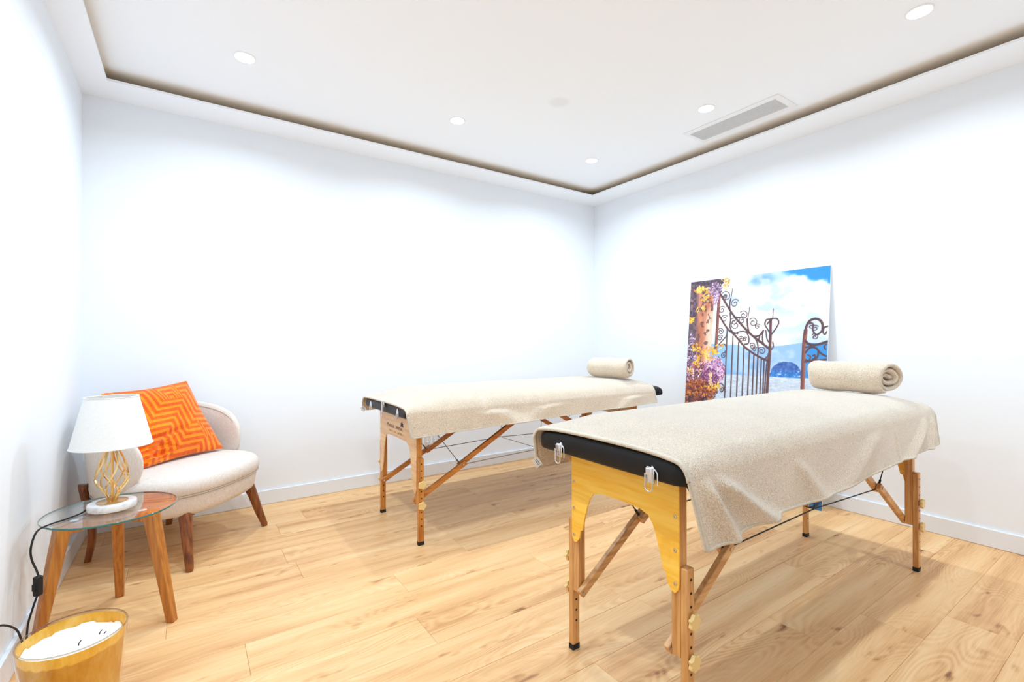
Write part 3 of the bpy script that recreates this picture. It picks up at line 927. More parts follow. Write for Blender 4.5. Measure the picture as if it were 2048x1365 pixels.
# ================================================================== draped towels
def draped_towel(P, S):
    o = Vector(((P.x0 + P.x1) / 2, (P.y0 + P.y1) / 2, P.ze))
    R = P.R
    off = 0.0065
    nF, nA, nT, nB = 26, 7, 44, 16
    sm = []                                    # row descriptors
    for i in range(nF): sm.append(('F', i / nF))
    for i in range(nA): sm.append(('a', i / nA))
    for i in range(nT): sm.append(('T', i / nT))
    for i in range(nA): sm.append(('b', i / nA))
    for i in range(nB + 1): sm.append(('B', i / nB))
    rn = random.Random(S['seed'])
    ph = [rn.uniform(0, 6.28) for _ in range(6)]
    def edge_z(x, y):
        return P.top(min(max(x, P.x0 + 0.02), P.x1 - 0.02), y)
    def point(x, row):
        k, t = row
        z1 = edge_z(x, P.y0)
        zc = z1 - R
        wv = 0.004 * math.sin(3.1 * x + ph[0]) + 0.003 * math.sin(7.3 * x + ph[1])
        if k == 'F':
            zh = S['hem'](x)
            z = zh + (zc - zh) * t
            dep = 1 - t
            xx = x + S['slant'] * dep * (1 - smoothstep(0, 0.5, x - S['x0'])) - S.get('slant_far', 0) * dep * smoothstep(0, 0.4, x - (S['x1'] - 0.4))
            y = P.y0 - off - 0.012 * dep - abs(wv) * dep * 1.2
            for (xa, za), (xb, zb), amp, wd in S['ridges']:
                q = (za - z) / (za - zb)
                xr = xa + (xb - xa) * (q + 0.25 * q * (q - 1))
                fade = smoothstep(-0.15, 0.25, q) * smoothstep(0.0, 0.3, dep)
                y -= amp * fade * math.exp(-((xx - xr) / (wd * (0.6 + 0.8 * max(q, 0)))) ** 2)
            return (xx, y, z)
        if k == 'a':
            a = t * PI / 2
            yy = P.y0 + R - (R + off) * math.cos(a)
            return (x, yy, zc + (R + off) * math.sin(a) + edge_z(x, max(yy, P.y0)) - z1)
        if k == 'T':
            y = P.y0 + R + (P.y1 - P.y0 - 2 * R) * t
            return (x, y, edge_z(x, y) + off + 0.3 * 0 + 0.0014 * math.sin(9 * x + 5 * y + ph[2]) * math.sin(7 * y + ph[3]))
        if k == 'b':
            z1b = edge_z(x, P.y1); a = PI / 2 * (1 - t)
            yy = P.y1 - R + (R + off) * math.cos(a)
            return (x, yy, edge_z(x, min(yy, P.y1)) - R + (R + off) * math.sin(a))
        zh = S['hem_back'](x)
        zcb = edge_z(x, P.y1) - R
        return (x + S['slant_back'] * t * (1 - smoothstep(0, 0.5, x - S['x0'])), P.y1 + off + S['flare_back'] * t ** 1.2, zcb + (zh - zcb) * t)
    # columns, denser at the ends
    xs = []
    n = S.get('nx', 230)
    for i in range(n + 1):
        t = i / n
        xs.append(S['x0'] + (S['x1'] - S['x0']) * t)
    def P_(x, row):
        p = point(x, row)
        # drape the last few centimetres over the ends of the pad a little
        e = max(0.0, S['x0'] + 0.05 - x) / 0.05
        e2 = max(0.0, x - (S['x1'] - 0.05)) / 0.05
        dz = -S['droop'] * e * e - S['droop_far'] * e2 * e2 if row[0] in 'aTb' else 0.0
        return (p[0], p[1], p[2] + dz)
    T = thing('bath_towel', S['label'], 'towel', o, 0, 'large beige towels draped over the massage tables')
    g = [[P_(x, r) for r in sm] for x in xs]
    cl = MB().grid(g).build('cloth', M['terry'], T, smooth=180, origin=o, fix=True)
    md = cl.modifiers.new('thickness', 'SOLIDIFY'); md.thickness = 0.006; md.offset = 0.0
    # woven hems along the four edges
    def strip(pts_rows, name):
        h = MB().grid(pts_rows).build(name, M['hem'], T, smooth=180, origin=o)
        md = h.modifiers.new('thickness', 'SOLIDIFY'); md.thickness = 0.0085; md.offset = 0.0
    strip([[P_(S['x0'] - 0.001 + 0.013 * k / 2, r) for r in sm] for k in range(3)], 'hem')
    strip([[P_(S['x1'] + 0.001 - 0.013 * k / 2, r) for r in sm] for k in range(3)], 'hem')
    strip([[P_(x, ('F', q)) for q in (-0.004, 0.02, 0.045)] for x in xs[::2] + [xs[-1]] * (len(xs) % 2 == 0)], 'hem')
    strip([[P_(x, ('B', q)) for q in (0.95, 0.975, 1.004)] for x in xs[::2] + [xs[-1]] * (len(xs) % 2 == 0)], 'hem')
    # care label on the back corner
    c = Vector(P_(S['x0'] + 0.004, ('B', S['label_t'])))
    m = MB()
    ax = Vector((-0.75, 0.25, -0.60)).normalized(); bx = Vector((0.45, 0.0, -0.9)).normalized()
    bx = (bx - ax * bx.dot(ax)).normalized()
    nrm = ax.cross(bx)
    c0 = c - ax * 0.004 + nrm * 0.004
    q = [c0 + ax * a + bx * b + nrm * k for k in (-0.0004, 0.0004) for a, b in ((0, 0), (0.026, 0), (0.026, 0.036), (0, 0.036))]
    m.add(q, [(0, 3, 2, 1), (4, 5, 6, 7), (0, 1, 5, 4), (1, 2, 6, 5), (2, 3, 7, 6), (3, 0, 4, 7)])
    lb = m.build('care_label', M['label'], T, origin=o)
    lb['label'] = 'small white care label'
    m = MB()
    for i in range(2):
        for kk in (-0.0006, 0.0006):
            p0 = c0 + ax * (0.009 + i * 0.006) + bx * 0.006 + nrm * kk
            m.beam(p0, p0 + bx * 0.024, 0.0022, 0.0002, up=nrm)
    m.build('label_print', M['label_ink'], lb, origin=o)
    return P_

def lerp_fn(pts):
    def f(x):
        if x <= pts[0][0]: return pts[0][1]
        for (a, b), (c, d) in zip(pts[:-1], pts[1:]):
            if x <= c:
                t = (x - a) / (c - a); t = t * t * (3 - 2 * t)
                return b + (d - b) * t
        return pts[-1][1]
    return f

TW1 = draped_towel(PAD1, dict(seed=3, x0=1.038, x1=2.992, slant=0.045, slant_back=0.03, flare_back=0.02,
    hem=lerp_fn([(1.05, 0.566), (1.25, 0.580), (1.45, 0.586), (1.75, 0.578), (2.3, 0.592), (2.8, 0.603), (3.0, 0.607)]),
    hem_back=lerp_fn([(1.0, 0.632), (1.5, 0.64), (3.0, 0.63)]), droop=0.008, droop_far=0.016, label_t=0.62,
    ridges=[((1.085, 0.775), (1.200, 0.575), 0.026, 0.022), ((1.135, 0.762), (1.400, 0.585), 0.032, 0.034), ((1.60, 0.72), (1.74, 0.585), 0.012, 0.04),
            ((2.86, 0.775), (2.56, 0.592), 0.022, 0.034), ((2.94, 0.77), (2.84, 0.60), 0.015, 0.020), ((2.30, 0.79), (2.18, 0.70), 0.012, 0.05), ((2.44, 0.79), (2.46, 0.6), 0.005, 0.012)],
    label='large beige terry towel draped over the nearest massage table'))
TW2 = draped_towel(PAD2, dict(seed=9, x0=0.950, x1=2.955, slant=0.02, slant_back=0.02, flare_back=0.085,
    hem=lerp_fn([(0.96, 0.594), (1.3, 0.604), (1.64, 0.615), (2.1, 0.622), (2.6, 0.632), (2.95, 0.640)]),
    hem_back=lerp_fn([(0.9, 0.648), (3.0, 0.64)]), droop=0.012, droop_far=0.0, label_t=0.45,
    ridges=[((1.40, 0.76), (1.72, 0.58), 0.016, 0.10), ((2.10, 0.80), (1.80, 0.64), 0.010, 0.10), ((2.84, 0.80), (2.56, 0.62), 0.014, 0.08)],
    label='large beige terry towel draped over the far massage table by the back wall'))

# ================================================================== rolled towels
def rolled_towel(center, rz, length, r, label, seed):
    """spiral cross-section rolled about local Y; the open end with the spiral faces -Y"""
    rn = random.Random(seed)
    turns = 2.6
    n = int(turns * 30)
    def sect(th_off, squash):
        pts = []
        for i in range(n + 1):
            t = i / n
            a = -PI / 2 - 0.35 + 2 * PI * turns * (t - 1)
            rr = 0.010 + (r - 0.012 - 0.010) * t + th_off
            rr *= 1 + 0.03 * math.sin(3 * a + seed)
            x, z = rr * math.cos(a) * 1.02, rr * math.sin(a)
            if z < -r * 0.86: z = -r * 0.86 - (abs(z) - r * 0.86) * 0.25
            pts.append((x, z))
        return pts
    pitch = (r - 0.022) / turns
    th = pitch * 0.37
    inn, out = sect(-th, 1), sect(th, 1)
    loop = out + list(reversed(inn))
    ys = [-length / 2, -length / 2 + 0.004, -length / 2 + 0.012, -length / 2 + 0.03] + [-length / 2 + 0.03 + (length - 0.06) * k / 14 for k in range(1, 14)] + [length / 2 - 0.03, length / 2 - 0.014, length / 2 - 0.005, length / 2]
    rows = []
    for yi, y in enumerate(ys):
        e = min(y + length / 2, length / 2 - y)
        row = []
        for i, (x, z) in enumerate(loop):
            j = i if i <= n else 2 * n + 1 - i
            t = j / n
            # every layer ends at its own place; soft rounded edge
            wob = 0.014 * math.sin(6.0 * t * turns + seed) + 0.009 * math.sin(2.9 * t * turns * 2 + 1.7 * seed)
            sh = (wob + 0.018 * (t - 0.6)) * (1 - smoothstep(0, 0.08, e)) * (1 if y < 0 else -1)
            cm = (inn[j][0] + out[j][0]) / 2, (inn[j][1] + out[j][1]) / 2
            k = 0.35 + 0.65 * math.sqrt(min(1.0, e / 0.006))
            px, pz = cm[0] + (x - cm[0]) * k, cm[1] + (z - cm[1]) * k
            s = 1.0 - 0.10 * (1 - smoothstep(0, 0.05, e)) * (1.0 if y > 0 else 0.35) * max(0, (t - 0.6) / 0.4)
            if y > 0: s *= math.sqrt(1 - 0.55 * max(0.0, 1 - e / 0.045) ** 2)
            row.append((px * s, y - sh, pz * s + 0.002 * math.sin(40 * y + 9 * t)))
        rows.append(row)
    m = MB().grid(rows, closed_v=True)
    nl = len(loop)
    for base in (0, (len(rows) - 1) * nl):
        for i in range(n):
            a, b = i, i + 1
            c, d = nl - 1 - (i + 1), nl - 1 - i
            m.f.append((base + a, base + b, base + c, base + d)); m.m.append(0)
    ob = m.build('rolled_towel', M['terry'], smooth=70)
    ob.location = center; ob.rotation_euler = (0, 0, rz)
    return tag(ob, label, 'towel', 'rolled beige hand towels')
rolled_towel((2.81, 1.03, 0.8445 + 0.080), math.radians(-6), 0.375, 0.088, 'rolled beige towel at the head of the nearest massage table', 2)
rolled_towel((2.745, 2.635, 0.8205 + 0.086), math.radians(9), 0.36, 0.090, 'rolled beige towel at the head of the far massage table', 5)

# ================================================================== armchair
CH_O, CH_R = (-0.029, 3.171, 0.0), math.radians(49.3)
def superellipse(a, b, cy, e, n=72):
    pts = []
    for k in range(n):
        t = 2 * PI * k / n
        c, s = math.cos(t), math.sin(t)
        pts.append((a * math.copysign(abs(c) ** (2 / e), c), cy + b * math.copysign(abs(s) ** (2 / e), s)))
    return pts

def armchair():
    T = thing('armchair', 'low oatmeal linen armchair with wraparound back and walnut legs in the corner', 'armchair', CH_O, CH_R)
    # seat base
    def stack(levels, a, b, cy, e, top=None):
        rows = []
        for ins, z in levels:
            rows.append([(x, y, z if not callable(z) else z(x, y)) for x, y in superellipse(a - ins, b - ins, cy, e)])
        m = MB().grid(rows, closed_v=True)
        n = len(rows[0])
        m.f.append(tuple(range(n))); m.m.append(0)
        m.f.append(tuple((len(rows) - 1) * n + k for k in range(n))); m.m.append(0)
        return m
    stack([(0.30, 0.245), (0.06, 0.245), (0.035, 0.249), (0.018, 0.26), (0.010, 0.28), (0.004, 0.32), (0.0, 0.345), (0.003, 0.352), (0.02, 0.354)], 0.365, 0.312, -0.005, 2.7).build('seat_base', M['linen'], T, smooth=60)
    crown = lambda z0: (lambda x, y: z0 + 0.010 * (1 - min(1, (x / 0.37) ** 2 + (y / 0.32) ** 2)))
    stack([(0.03, 0.354), (0.006, 0.356), (0.0, 0.364), (-0.004, 0.385), (-0.003, 0.402), (0.004, 0.420), (0.018, 0.434), (0.040, 0.443), (0.07, crown(0.447)), (0.12, crown(0.449)), (0.2, crown(0.450)), (0.30, crown(0.450))],
          0.372, 0.320, -0.005, 2.7).build('seat_cushion', M['linen'], T, smooth=60)
    MB().tube([(x, y, 0.3555) for x, y in superellipse(0.371, 0.319, -0.005, 2.7)] + [(0.371, -0.005, 0.3555)], 0.0028, 6, cap=False).build('piping', M['piping'], T, smooth=60)
    # wraparound back: a bent, flattened pad
    def back_pt(a, psi, grow=0.0):
        phi = a * math.radians(112)
        f = max(0.0, 1 - abs(a) ** 3.4) ** 0.5
        mid, half = 0.545 - 0.02 * abs(a), 0.225 * f + grow
        th = 0.040 * (max(0.0, 1 - abs(a) ** 6) ** 0.5) + grow
        c, s = math.cos(psi), math.sin(psi)
        z = mid + half * math.copysign(abs(s) ** 0.85, s)
        nn = th * math.copysign(abs(c) ** 0.55, c)
        rx, ry = 0.362, 0.30
        lean = 0.16 * (z - 0.42)
        x = (rx + nn) * math.sin(phi)
        y = 0.015 + (ry + nn) * math.cos(phi) + lean * (0.3 + 0.7 * math.cos(phi))
        return (x * (1 + 0.06 * (z - 0.45)), y, z)
    na, npsi = 110, 44
    rows = [[back_pt(-0.9995 * math.cos(PI * i / na), 2 * PI * j / npsi) for j in range(npsi)] for i in range(na + 1)]
    m = MB().grid(rows, closed_v=True)
    m.f.append(tuple(range(npsi))); m.m.append(0)
    m.f.append(tuple(na * npsi + k for k in range(npsi))); m.m.append(0)
    m.build('backrest', M['linen'], T, smooth=70)
    # seam round the inner face
    loop = [back_pt(-0.93 + 1.86 * i / 60, PI - 1.02, 0.0012) for i in range(61)] + [back_pt(0.93 - 1.86 * i / 60, PI + 1.02, 0.0012) for i in range(61)]
    MB().tube(loop + [loop[0]], 0.0022, 6, cap=False).build('piping', M['piping'], T, smooth=60)
    # legs
    for s in (-1, 1):
        MB().tube([(s * 0.235, -0.225, 0.262), (s * 0.25, -0.243, 0.20), (s * 0.27, -0.27, 0.09), (s * 0.287, -0.292, 0.012), (s * 0.288, -0.293, 0.0)], 0.02, 14,
                  radii=[0.031, 0.0265, 0.022, 0.0175, 0.015]).build('leg', M['walnut'], T, smooth=50)
        # rear legs are flat blades that climb the outside of the back
        path = catmull([(s * 0.247, 0.302, 0.0), (s * 0.240, 0.286, 0.10), (s * 0.243, 0.285, 0.22), (s * 0.262, 0.292, 0.33), (s * 0.270, 0.300, 0.40)], 5)
        m = MB()
        rws = []
        for i, p in enumerate(path):
            t = i / (len(path) - 1)
            w = 0.016 + 0.022 * smoothstep(0, 0.65, t); d = 0.013 + 0.004 * t
            if t > 0.86: w *= math.sqrt(max(0.06, 1 - ((t - 0.86) / 0.14) ** 2))
            tx, ty = 0.80, -s * 0.60      # along the shell
            nx, ny = s * 0.60, 0.80
            rws.append([(p.x + tx * w * c + nx * d * q, p.y + ty * w * c + ny * d * q, p.z) for c, q in ((-1, -0.4), (-0.7, -1), (0.7, -1), (1, -0.4), (1, 0.4), (0.7, 1), (-0.7, 1), (-1, 0.4))])
        m.grid(rws, closed_v=True)
        m.f.append(tuple(range(8))); m.m.append(0)
        m.f.append(tuple((len(rws) - 1) * 8 + k for k in range(8))); m.m.append(0)
        m.build('leg', M['walnut'], T, smooth=50)
    # short corner blocks where the front legs meet the base
    for s in (-1, 1):
        MB().box((s * 0.225 - 0.03, -0.245, 0.240), (s * 0.225 + 0.03, -0.190, 0.256)).build('corner_block', M['walnut'], T, bevel=0.004)
armchair()

# ================================================================== cushion
def vnoise(x, y, seed=0):
    """smooth value noise on numpy arrays"""
    xi, yi = np.floor(x).astype(np.int64), np.floor(y).astype(np.int64)
    fx, fy = x - xi, y - yi
    fx, fy = fx * fx * (3 - 2 * fx), fy * fy * (3 - 2 * fy)
    def h(a, b):
        v = (a * 374761393 + b * 668265263 + seed * 1274126177) & 0xffffffff
        v = ((v ^ (v >> 13)) * 1274126177) & 0xffffffff
        return ((v ^ (v >> 16)) & 0xffff) / 65535.0
    return (h(xi, yi) * (1 - fx) + h(xi + 1, yi) * fx) * (1 - fy) + (h(xi, yi + 1) * (1 - fx) + h(xi + 1, yi + 1) * fx) * fy

def fbm(x, y, seed=0, oct=4):
    v, a, t = 0.0, 0.5, 0.0
    for i in range(oct):
        v = v + a * vnoise(x * 2 ** i, y * 2 ** i, seed + i); t += a; a *= 0.5
    return v / t

def lin(c):
    c = np.asarray(c, dtype=np.float64) / 255.0
    return np.where(c <= 0.04045, c / 12.92, ((c + 0.055) / 1.055) ** 2.4)

def set_print(me, rgb):
    """point colours, rgb 0..255 as they look"""
    a = me.color_attributes.new('print', 'FLOAT_COLOR', 'POINT')
    buf = np.ones((len(me.vertices), 4), dtype=np.float32)
    buf[:, :3] = lin(rgb)
    a.data.foreach_set('color', buf.ravel())

def cushion():
    BL, BR = np.array((-0.199, 3.048, 0.462)), np.array((0.177, 3.350, 0.467))
    TL, TR = np.array((-0.368, 3.200, 0.844)), np.array((-0.007, 3.508, 0.873))
    o = (BL + BR + TL + TR) / 4; o[2] = 0.46
    n = 130
    t = np.linspace(0, 1, n + 1)
    U, V = np.meshgrid(t, t, indexing='xy')          # V up, U right
    # edges bow in between the corners
    bow = 0.030
    u = U + bow * (1 - 2 * U) * np.sin(PI * V) ** 1.3
    v = V + bow * (1 - 2 * V) * np.sin(PI * U) ** 1.3
    P = ((1 - u) * (1 - v))[..., None] * BL + (u * (1 - v))[..., None] * BR + ((1 - u) * v)[..., None] * TL + (u * v)[..., None] * TR
    nrm = np.cross(BR - BL, TL - BL); nrm /= np.linalg.norm(nrm)
    if nrm[1] > 0: nrm = -nrm                          # towards the room
    puff = np.clip((1 - np.abs(2 * U - 1) ** 2.6) * (1 - np.abs(2 * V - 1) ** 2.6), 0, 1) ** 0.62
    # pattern: stair-step key bands in checkerboard cells
    s = 0.29
    X, Y = (U + 0.10) / s, (V + 0.12) / s
    i, j = np.floor(X).astype(int), np.floor(Y).astype(int)
    x, y = X - i, Y - j
    odd = (i + j) % 2
    tt = np.where(odd == 0, np.maximum(x, y), np.minimum(x, y))
    arch = ((i == 3) & (j == 1)) | ((i == 2) & (j == 3))
    tt = np.where(arch, np.maximum(np.abs(2 * x - 1), y), tt)
    band = ((tt * 4.0) % 1.0)
    raised = np.clip((np.abs(band - 0.5) - 0.20) / 0.06, 0, 1)      # 1 on the pile, 0 in the cut ground
    # creases where it sags on the seat, bottom left corner most of all
    cr = np.exp(-((U - 0.10) ** 2 / 0.05 + (V - 0.06) ** 2 / 0.03))
    wr = (fbm(U * 5 + V * 9, V * 15 - U * 3, 3, 3) - 0.5)
    wr2 = (fbm(U * 4, V * 4, 11, 3) - 0.5)
    disp = 0.064 * puff + 0.085 * cr * wr * 2.2 * np.clip(puff * 3, 0, 1) + 0.016 * wr2 * puff + 0.0016 * raised * np.clip(puff * 3, 0, 1)
    crease = np.exp(-((V - 0.26 - 0.12 * U) / 0.035) ** 2) * np.exp(-((U - 0.32) / 0.30) ** 2)
    disp -= 0.020 * crease
    front = P + nrm * disp[..., None]
    back = P - nrm * (0.055 * puff)[..., None]
    m = MB()
    F = [[tuple(front[a, b]) for b in range(n + 1)] for a in range(n + 1)]
    q = 3
    idx = list(range(0, n, q)) + [n]
    B = [[tuple(back[a, b]) for b in idx] for a in idx]
    m.grid(F)
    nf = len(m.v)
    m.grid(B)
    ob = m.build('throw_pillow', M['velvet'], smooth=180, origin=o)
    # two-tone pattern: deeper orange raised bands, paler orange ground
    hi, lo = np.array((255, 138, 24)), np.array((222, 88, 4))
    mott = (fbm(U * 60, V * 60, 5, 2) - 0.5)[..., None] * 26 + (fbm(U * 7, V * 7, 8, 2) - 0.5)[..., None] * 22
    colf = lo + (hi - lo) * (1 - raised)[..., None] + mott
    colf = np.clip(colf, 0, 255).reshape(-1, 3)
    colb = np.tile(lo, (len(idx) ** 2, 1))
    me = ob.data
    # recalc keeps vertex order, so colours can be written straight in
    set_print(me, np.vstack([colf, colb]))
    tag(ob, 'orange velvet throw pillow with a stepped key pattern leaning on the armchair', 'pillow')
cushion()

# ================================================================== side table
ST = Vector((-0.247, 2.436, 0.0))
def side_table():
    T = thing('side_table', 'small round glass side table on three splayed wooden legs', 'side table', ST)
    R, z0, z1 = 0.210, 0.443, 0.450
    g = MB()
    n = 96
    ring = lambda r, z: [(r * math.cos(2 * PI * k / n), r * math.sin(2 * PI * k / n), z) for k in range(n)]
    g.add(ring(R - 0.0015, z0) + ring(R - 0.0015, z1), [tuple(reversed(range(n))), tuple(range(n, 2 * n))], 0)
    g.build('glass_top', M['glass'], T)
    e = MB().grid([ring(R - 0.0015, z0), ring(R, z0 + 0.0012), ring(R, z1 - 0.0012), ring(R - 0.0015, z1)], closed_v=True)
    e.build('glass_edge', M['glass_edge'], T, smooth=60)
    feet = [Vector((-0.049, 2.305, 0)) - ST, Vector((-0.246, 2.666, 0)) - ST, Vector((-0.461, 2.316, 0)) - ST]
    hub = MB()
    for f in feet:
        d = Vector((f.x, f.y, 0)).normalized()
        side = Vector((-d.y, d.x, 0))
        ft = d * 0.232
        top = d * 0.150 + Vector((0, 0, 0.440))
        m = MB()
        vs = []
        for c, w, dep in ((ft, 0.015, 0.014), (top, 0.0215, 0.022)):
            for a, b in ((-1, -1), (1, -1), (1, 1), (-1, 1)):
                vs.append(c + side * (w * a) + d * (dep * b))
        m.add(vs, [(0, 1, 2, 3), (7, 6, 5, 4), (0, 4, 5, 1), (1, 5, 6, 2), (2, 6, 7, 3), (3, 7, 4, 0)])
        m.build('leg', M['table_wood'], T, bevel=0.003)
        MB().beam(Vector((0, 0, 0.418)), d * 0.150 + Vector((0, 0, 0.418)), 0.040, 0.036).build('arm', M['table_wood'], T, bevel=0.003)
        MB().lathe([(0.012, 0.0), (0.014, 0.0015), (0.012, 0.0028)], 20, c=tuple(d * 0.118 + Vector((0, 0, 0.440)))).build('pad', M['pad'], T, smooth=50)
side_table()

# ================================================================== lamp
def lamp():
    c = Vector((-0.247, 2.436, 0.4505))
    T = thing('table_lamp', 'table lamp with white linen shade, gold wire stem and marble base', 'lamp', c)
    MB().lathe([(0.070, 0.0), (0.0755, 0.002), (0.0775, 0.008), (0.0775, 0.022), (0.076, 0.0255), (0.073, 0.027)], 64).build('base', M['marble'], T, smooth=40)
    MB().lathe([(0.050, 0.027), (0.050, 0.0292), (0.049, 0.030)], 48).build('base_plate', M['copper'], T, smooth=40)
    MB().tube([(0, 0, 0.030), (0, 0, 0.30)], 0.0045, 12).build('rod', M['gold'], T, smooth=50)
    # cage: paired strands part and cross like a lattice
    def strand(a0, sg):
        pts = []
        for i in range(41):
            t = i / 40
            z = 0.262 - 0.232 * t
            r = 0.0125 + (0.043 * smoothstep(-0.12, 0.60, t) - 0.0034 if t < 0.60 else 0.0396 * (1 - smoothstep(0.60, 1.0, t)) + 0.001)
            a = a0 + sg * (0.10 + 1.30 * smoothstep(0.25, 1.0, t))
            pts.append((r * math.cos(a), r * math.sin(a), z))
        return pts
    for k in range(5):
        a0 = 2 * PI * k / 5 + 0.35
        for sg in (-1, 1):
            MB().tube(strand(a0, sg), 0.0034, 4, twist=PI / 4).build('strand', M['gold'], T, smooth=30)
    MB().lathe([(0.017, 0.262), (0.018, 0.27), (0.012, 0.285), (0.012, 0.32)], 24).build('socket_cup', M['gold'], T, smooth=40)
    # shade
    zb, zt, rb, rt = 0.249, 0.440, 0.1285, 0.0845
    w = 0.0014
    sh = MB().lathe([(rb, zb), (rt, zt), (rt - w, zt), (rb - w, zb)], 72, closed=True).build('shade', M['shade'], T, smooth=40)
    for r, z in ((rb, zb), (rt, zt)):
        MB().tube([(r * math.cos(2 * PI * k / 72), r * math.sin(2 * PI * k / 72), z) for k in range(73)], 0.0022, 6, cap=False).build('shade_rim', M['shade'], sh, smooth=60)
    m = MB()
    for k in range(3):
        a = 2 * PI * k / 3
        m.tube([(0, 0, zt - 0.02), (0.083 * math.cos(a), 0.083 * math.sin(a), zt - 0.004)], 0.0014, 6)
    m.build('shade_spider', M['zinc'], sh, smooth=60)
    MB().lathe([(0.010, 0.32), (0.02, 0.345), (0.028, 0.375), (0.02, 0.405), (0.006, 0.415)], 20).build('light_bulb', M['pad'], T, smooth=60)
    # cord: over the glass, down past the edge, inline switch, along the floor to the wall
    p1 = catmull([(-0.323, 2.440, 0.460), (-0.338, 2.412, 0.4540), (-0.374, 2.366, 0.4535), (-0.408, 2.332, 0.4535), (-0.430, 2.292, 0.452), (-0.440, 2.277, 0.430), (-0.446, 2.272, 0.392), (-0.442, 2.268, 0.358), (-0.430, 2.262, 0.324), (-0.424, 2.258, 0.302)], 6)
    p2 = catmull([(-0.427, 2.258, 0.238), (-0.438, 2.262, 0.20), (-0.452, 2.268, 0.143), (-0.455, 2.262, 0.09), (-0.457, 2.246, 0.075), (-0.460, 2.236, 0.10), (-0.466, 2.215, 0.150), (-0.475, 2.176, 0.188), (-0.485, 2.121, 0.221), (-0.489, 2.05, 0.24), (-0.4935, 1.96, 0.245)], 6)
    cd = MB().tube([Vector(p) - c for p in p1], 0.0031, 8).tube([Vector(p) - c for p in p2], 0.0031, 8).build('cord', M['cable_black'], T, smooth=60)
    s = Vector((-0.4255, 2.258, 0.270)) - c
    d = Vector((0.75, -0.66, 0))
    sw = MB().beam(s + Vector((0, 0, 0.034)), s - Vector((0, 0, 0.034)), 0.022, 0.020, up=d).build('cord_switch', M['rubber'], cd, bevel=0.005)
    MB().beam(s + d * 0.0 + Vector((-0.008, -0.010, 0.012)), s + Vector((-0.008, -0.010, -0.012)), 0.009, 0.009, up=d).build('switch_rocker', M['rubber'], cd, bevel=0.002)
lamp()

# ================================================================== candle
def candle():
    c = Vector((-0.279, 1.884, 0.001))
    T = thing('candle', 'large gold glass candle with white wax standing on the floor by the left wall', 'candle', c)
    H, r1, r0, w = 0.249, 0.1255, 0.101, 0.0055
    R = lambda z: r0 + (r1 - r0) * (z / H) ** 0.9
    zs = [0.0, 0.004, 0.015] + [0.03 + (H - 0.03) * k / 10 for k in range(10)]
    outp = [(R(0) - 0.006, 0.0), (R(0.004) - 0.001, 0.004)] + [(R(z), z) for z in zs[2:]] + [(r1, H - 0.002)]
    MB().lathe(outp, 72, cap=False).build('glass_wall', M['candle_glass'], T, smooth=60)
    MB().lathe([(r1, H - 0.003), (r1 - 0.0012, H), (r1 - w + 0.0012, H), (r1 - w, H - 0.003)], 72, closed=False, cap=False).build('glass_rim', M['rim'], T, smooth=60)
    inner = [(0.001, 0.006), (R(0.006) - w - 0.004, 0.006)] + [(R(z) - w, z) for z in zs[2:]] + [(r1 - w, H - 0.008)]
    MB().lathe(inner, 72, cap=False).build('gold_lining', M['foil'], T, smooth=60)
    # wax with a sunken melt ring and a ragged border
    zw = 0.212
    n = 72
    rows = []
    rg = random.Random(4)
    rag = [rg.uniform(-1, 1) for _ in range(n)]
    for fr in (0.0, 0.15, 0.3, 0.45, 0.55, 0.62, 0.7, 0.8, 0.9, 0.97, 1.0):
        row = []
        for k in range(n):
            a = 2 * PI * k / n
            r = (R(zw) - w - 0.0008) * fr
            z = zw + 0.003 * math.exp(-((fr - 0.58) / 0.06) ** 2) * (0.6 + 0.4 * math.sin(2 * a)) + 0.0015 * math.sin(5 * a) * fr + (0.005 * rag[k] if fr == 1.0 else 0) - 0.003 * (fr < 0.5)
            row.append((r * math.cos(a), r * math.sin(a), z))
        rows.append(row)
    MB().grid(rows, closed_v=True).build('wax', M['wax'], T, smooth=80)
    for x, y, h in ((0.012, -0.012, 0.010), (0.055, 0.018, 0.011), (0.066, 0.010, 0.007)):
        MB().tube(catmull([(x, y, zw - 0.004), (x + 0.001, y, zw + h * 0.5), (x + 0.006, y + 0.003, zw + h)], 3), 0.0014, 6).build('wick', M['wick'], T, smooth=60)
candle()

# ================================================================== wall socket
def socket():
    y = YB - 0.0
    T = thing('wall_socket', 'white double power socket on the back wall behind the far massage table', 'socket', (1.668, YB, 0.30))
    o = T.location
    MB().box((1.590, y - 0.010, 0.258), (1.748, y, 0.338)).build('plate', M['socket'], T, bevel=0.004, origin=o)
    for x in (1.632, 1.705):
        f = MB().box((x - 0.027, y - 0.0125, 0.271), (x + 0.027, y - 0.010, 0.325)).build('socket_insert', M['socket_face'], T, bevel=0.001, origin=o)
        MB().tube([(x, y - 0.0128, 0.298), (x, y - 0.0124, 0.298)], 0.019, 28).build('socket_well', M['socket'], f, smooth=40, origin=o)
        for dx in (-0.0095, 0.0095):
            MB().tube([(x + dx, y - 0.0133, 0.298), (x + dx, y - 0.0126, 0.298)], 0.0028, 10).build('pin_hole', M['hole'], f, smooth=40, origin=o)
        MB().tube([(x, y - 0.0165, 0.309), (x, y - 0.0126, 0.309)], 0.0024, 10).build('earth_pin', M['steel'], f, smooth=40, origin=o)
socket()

# ================================================================== printed board

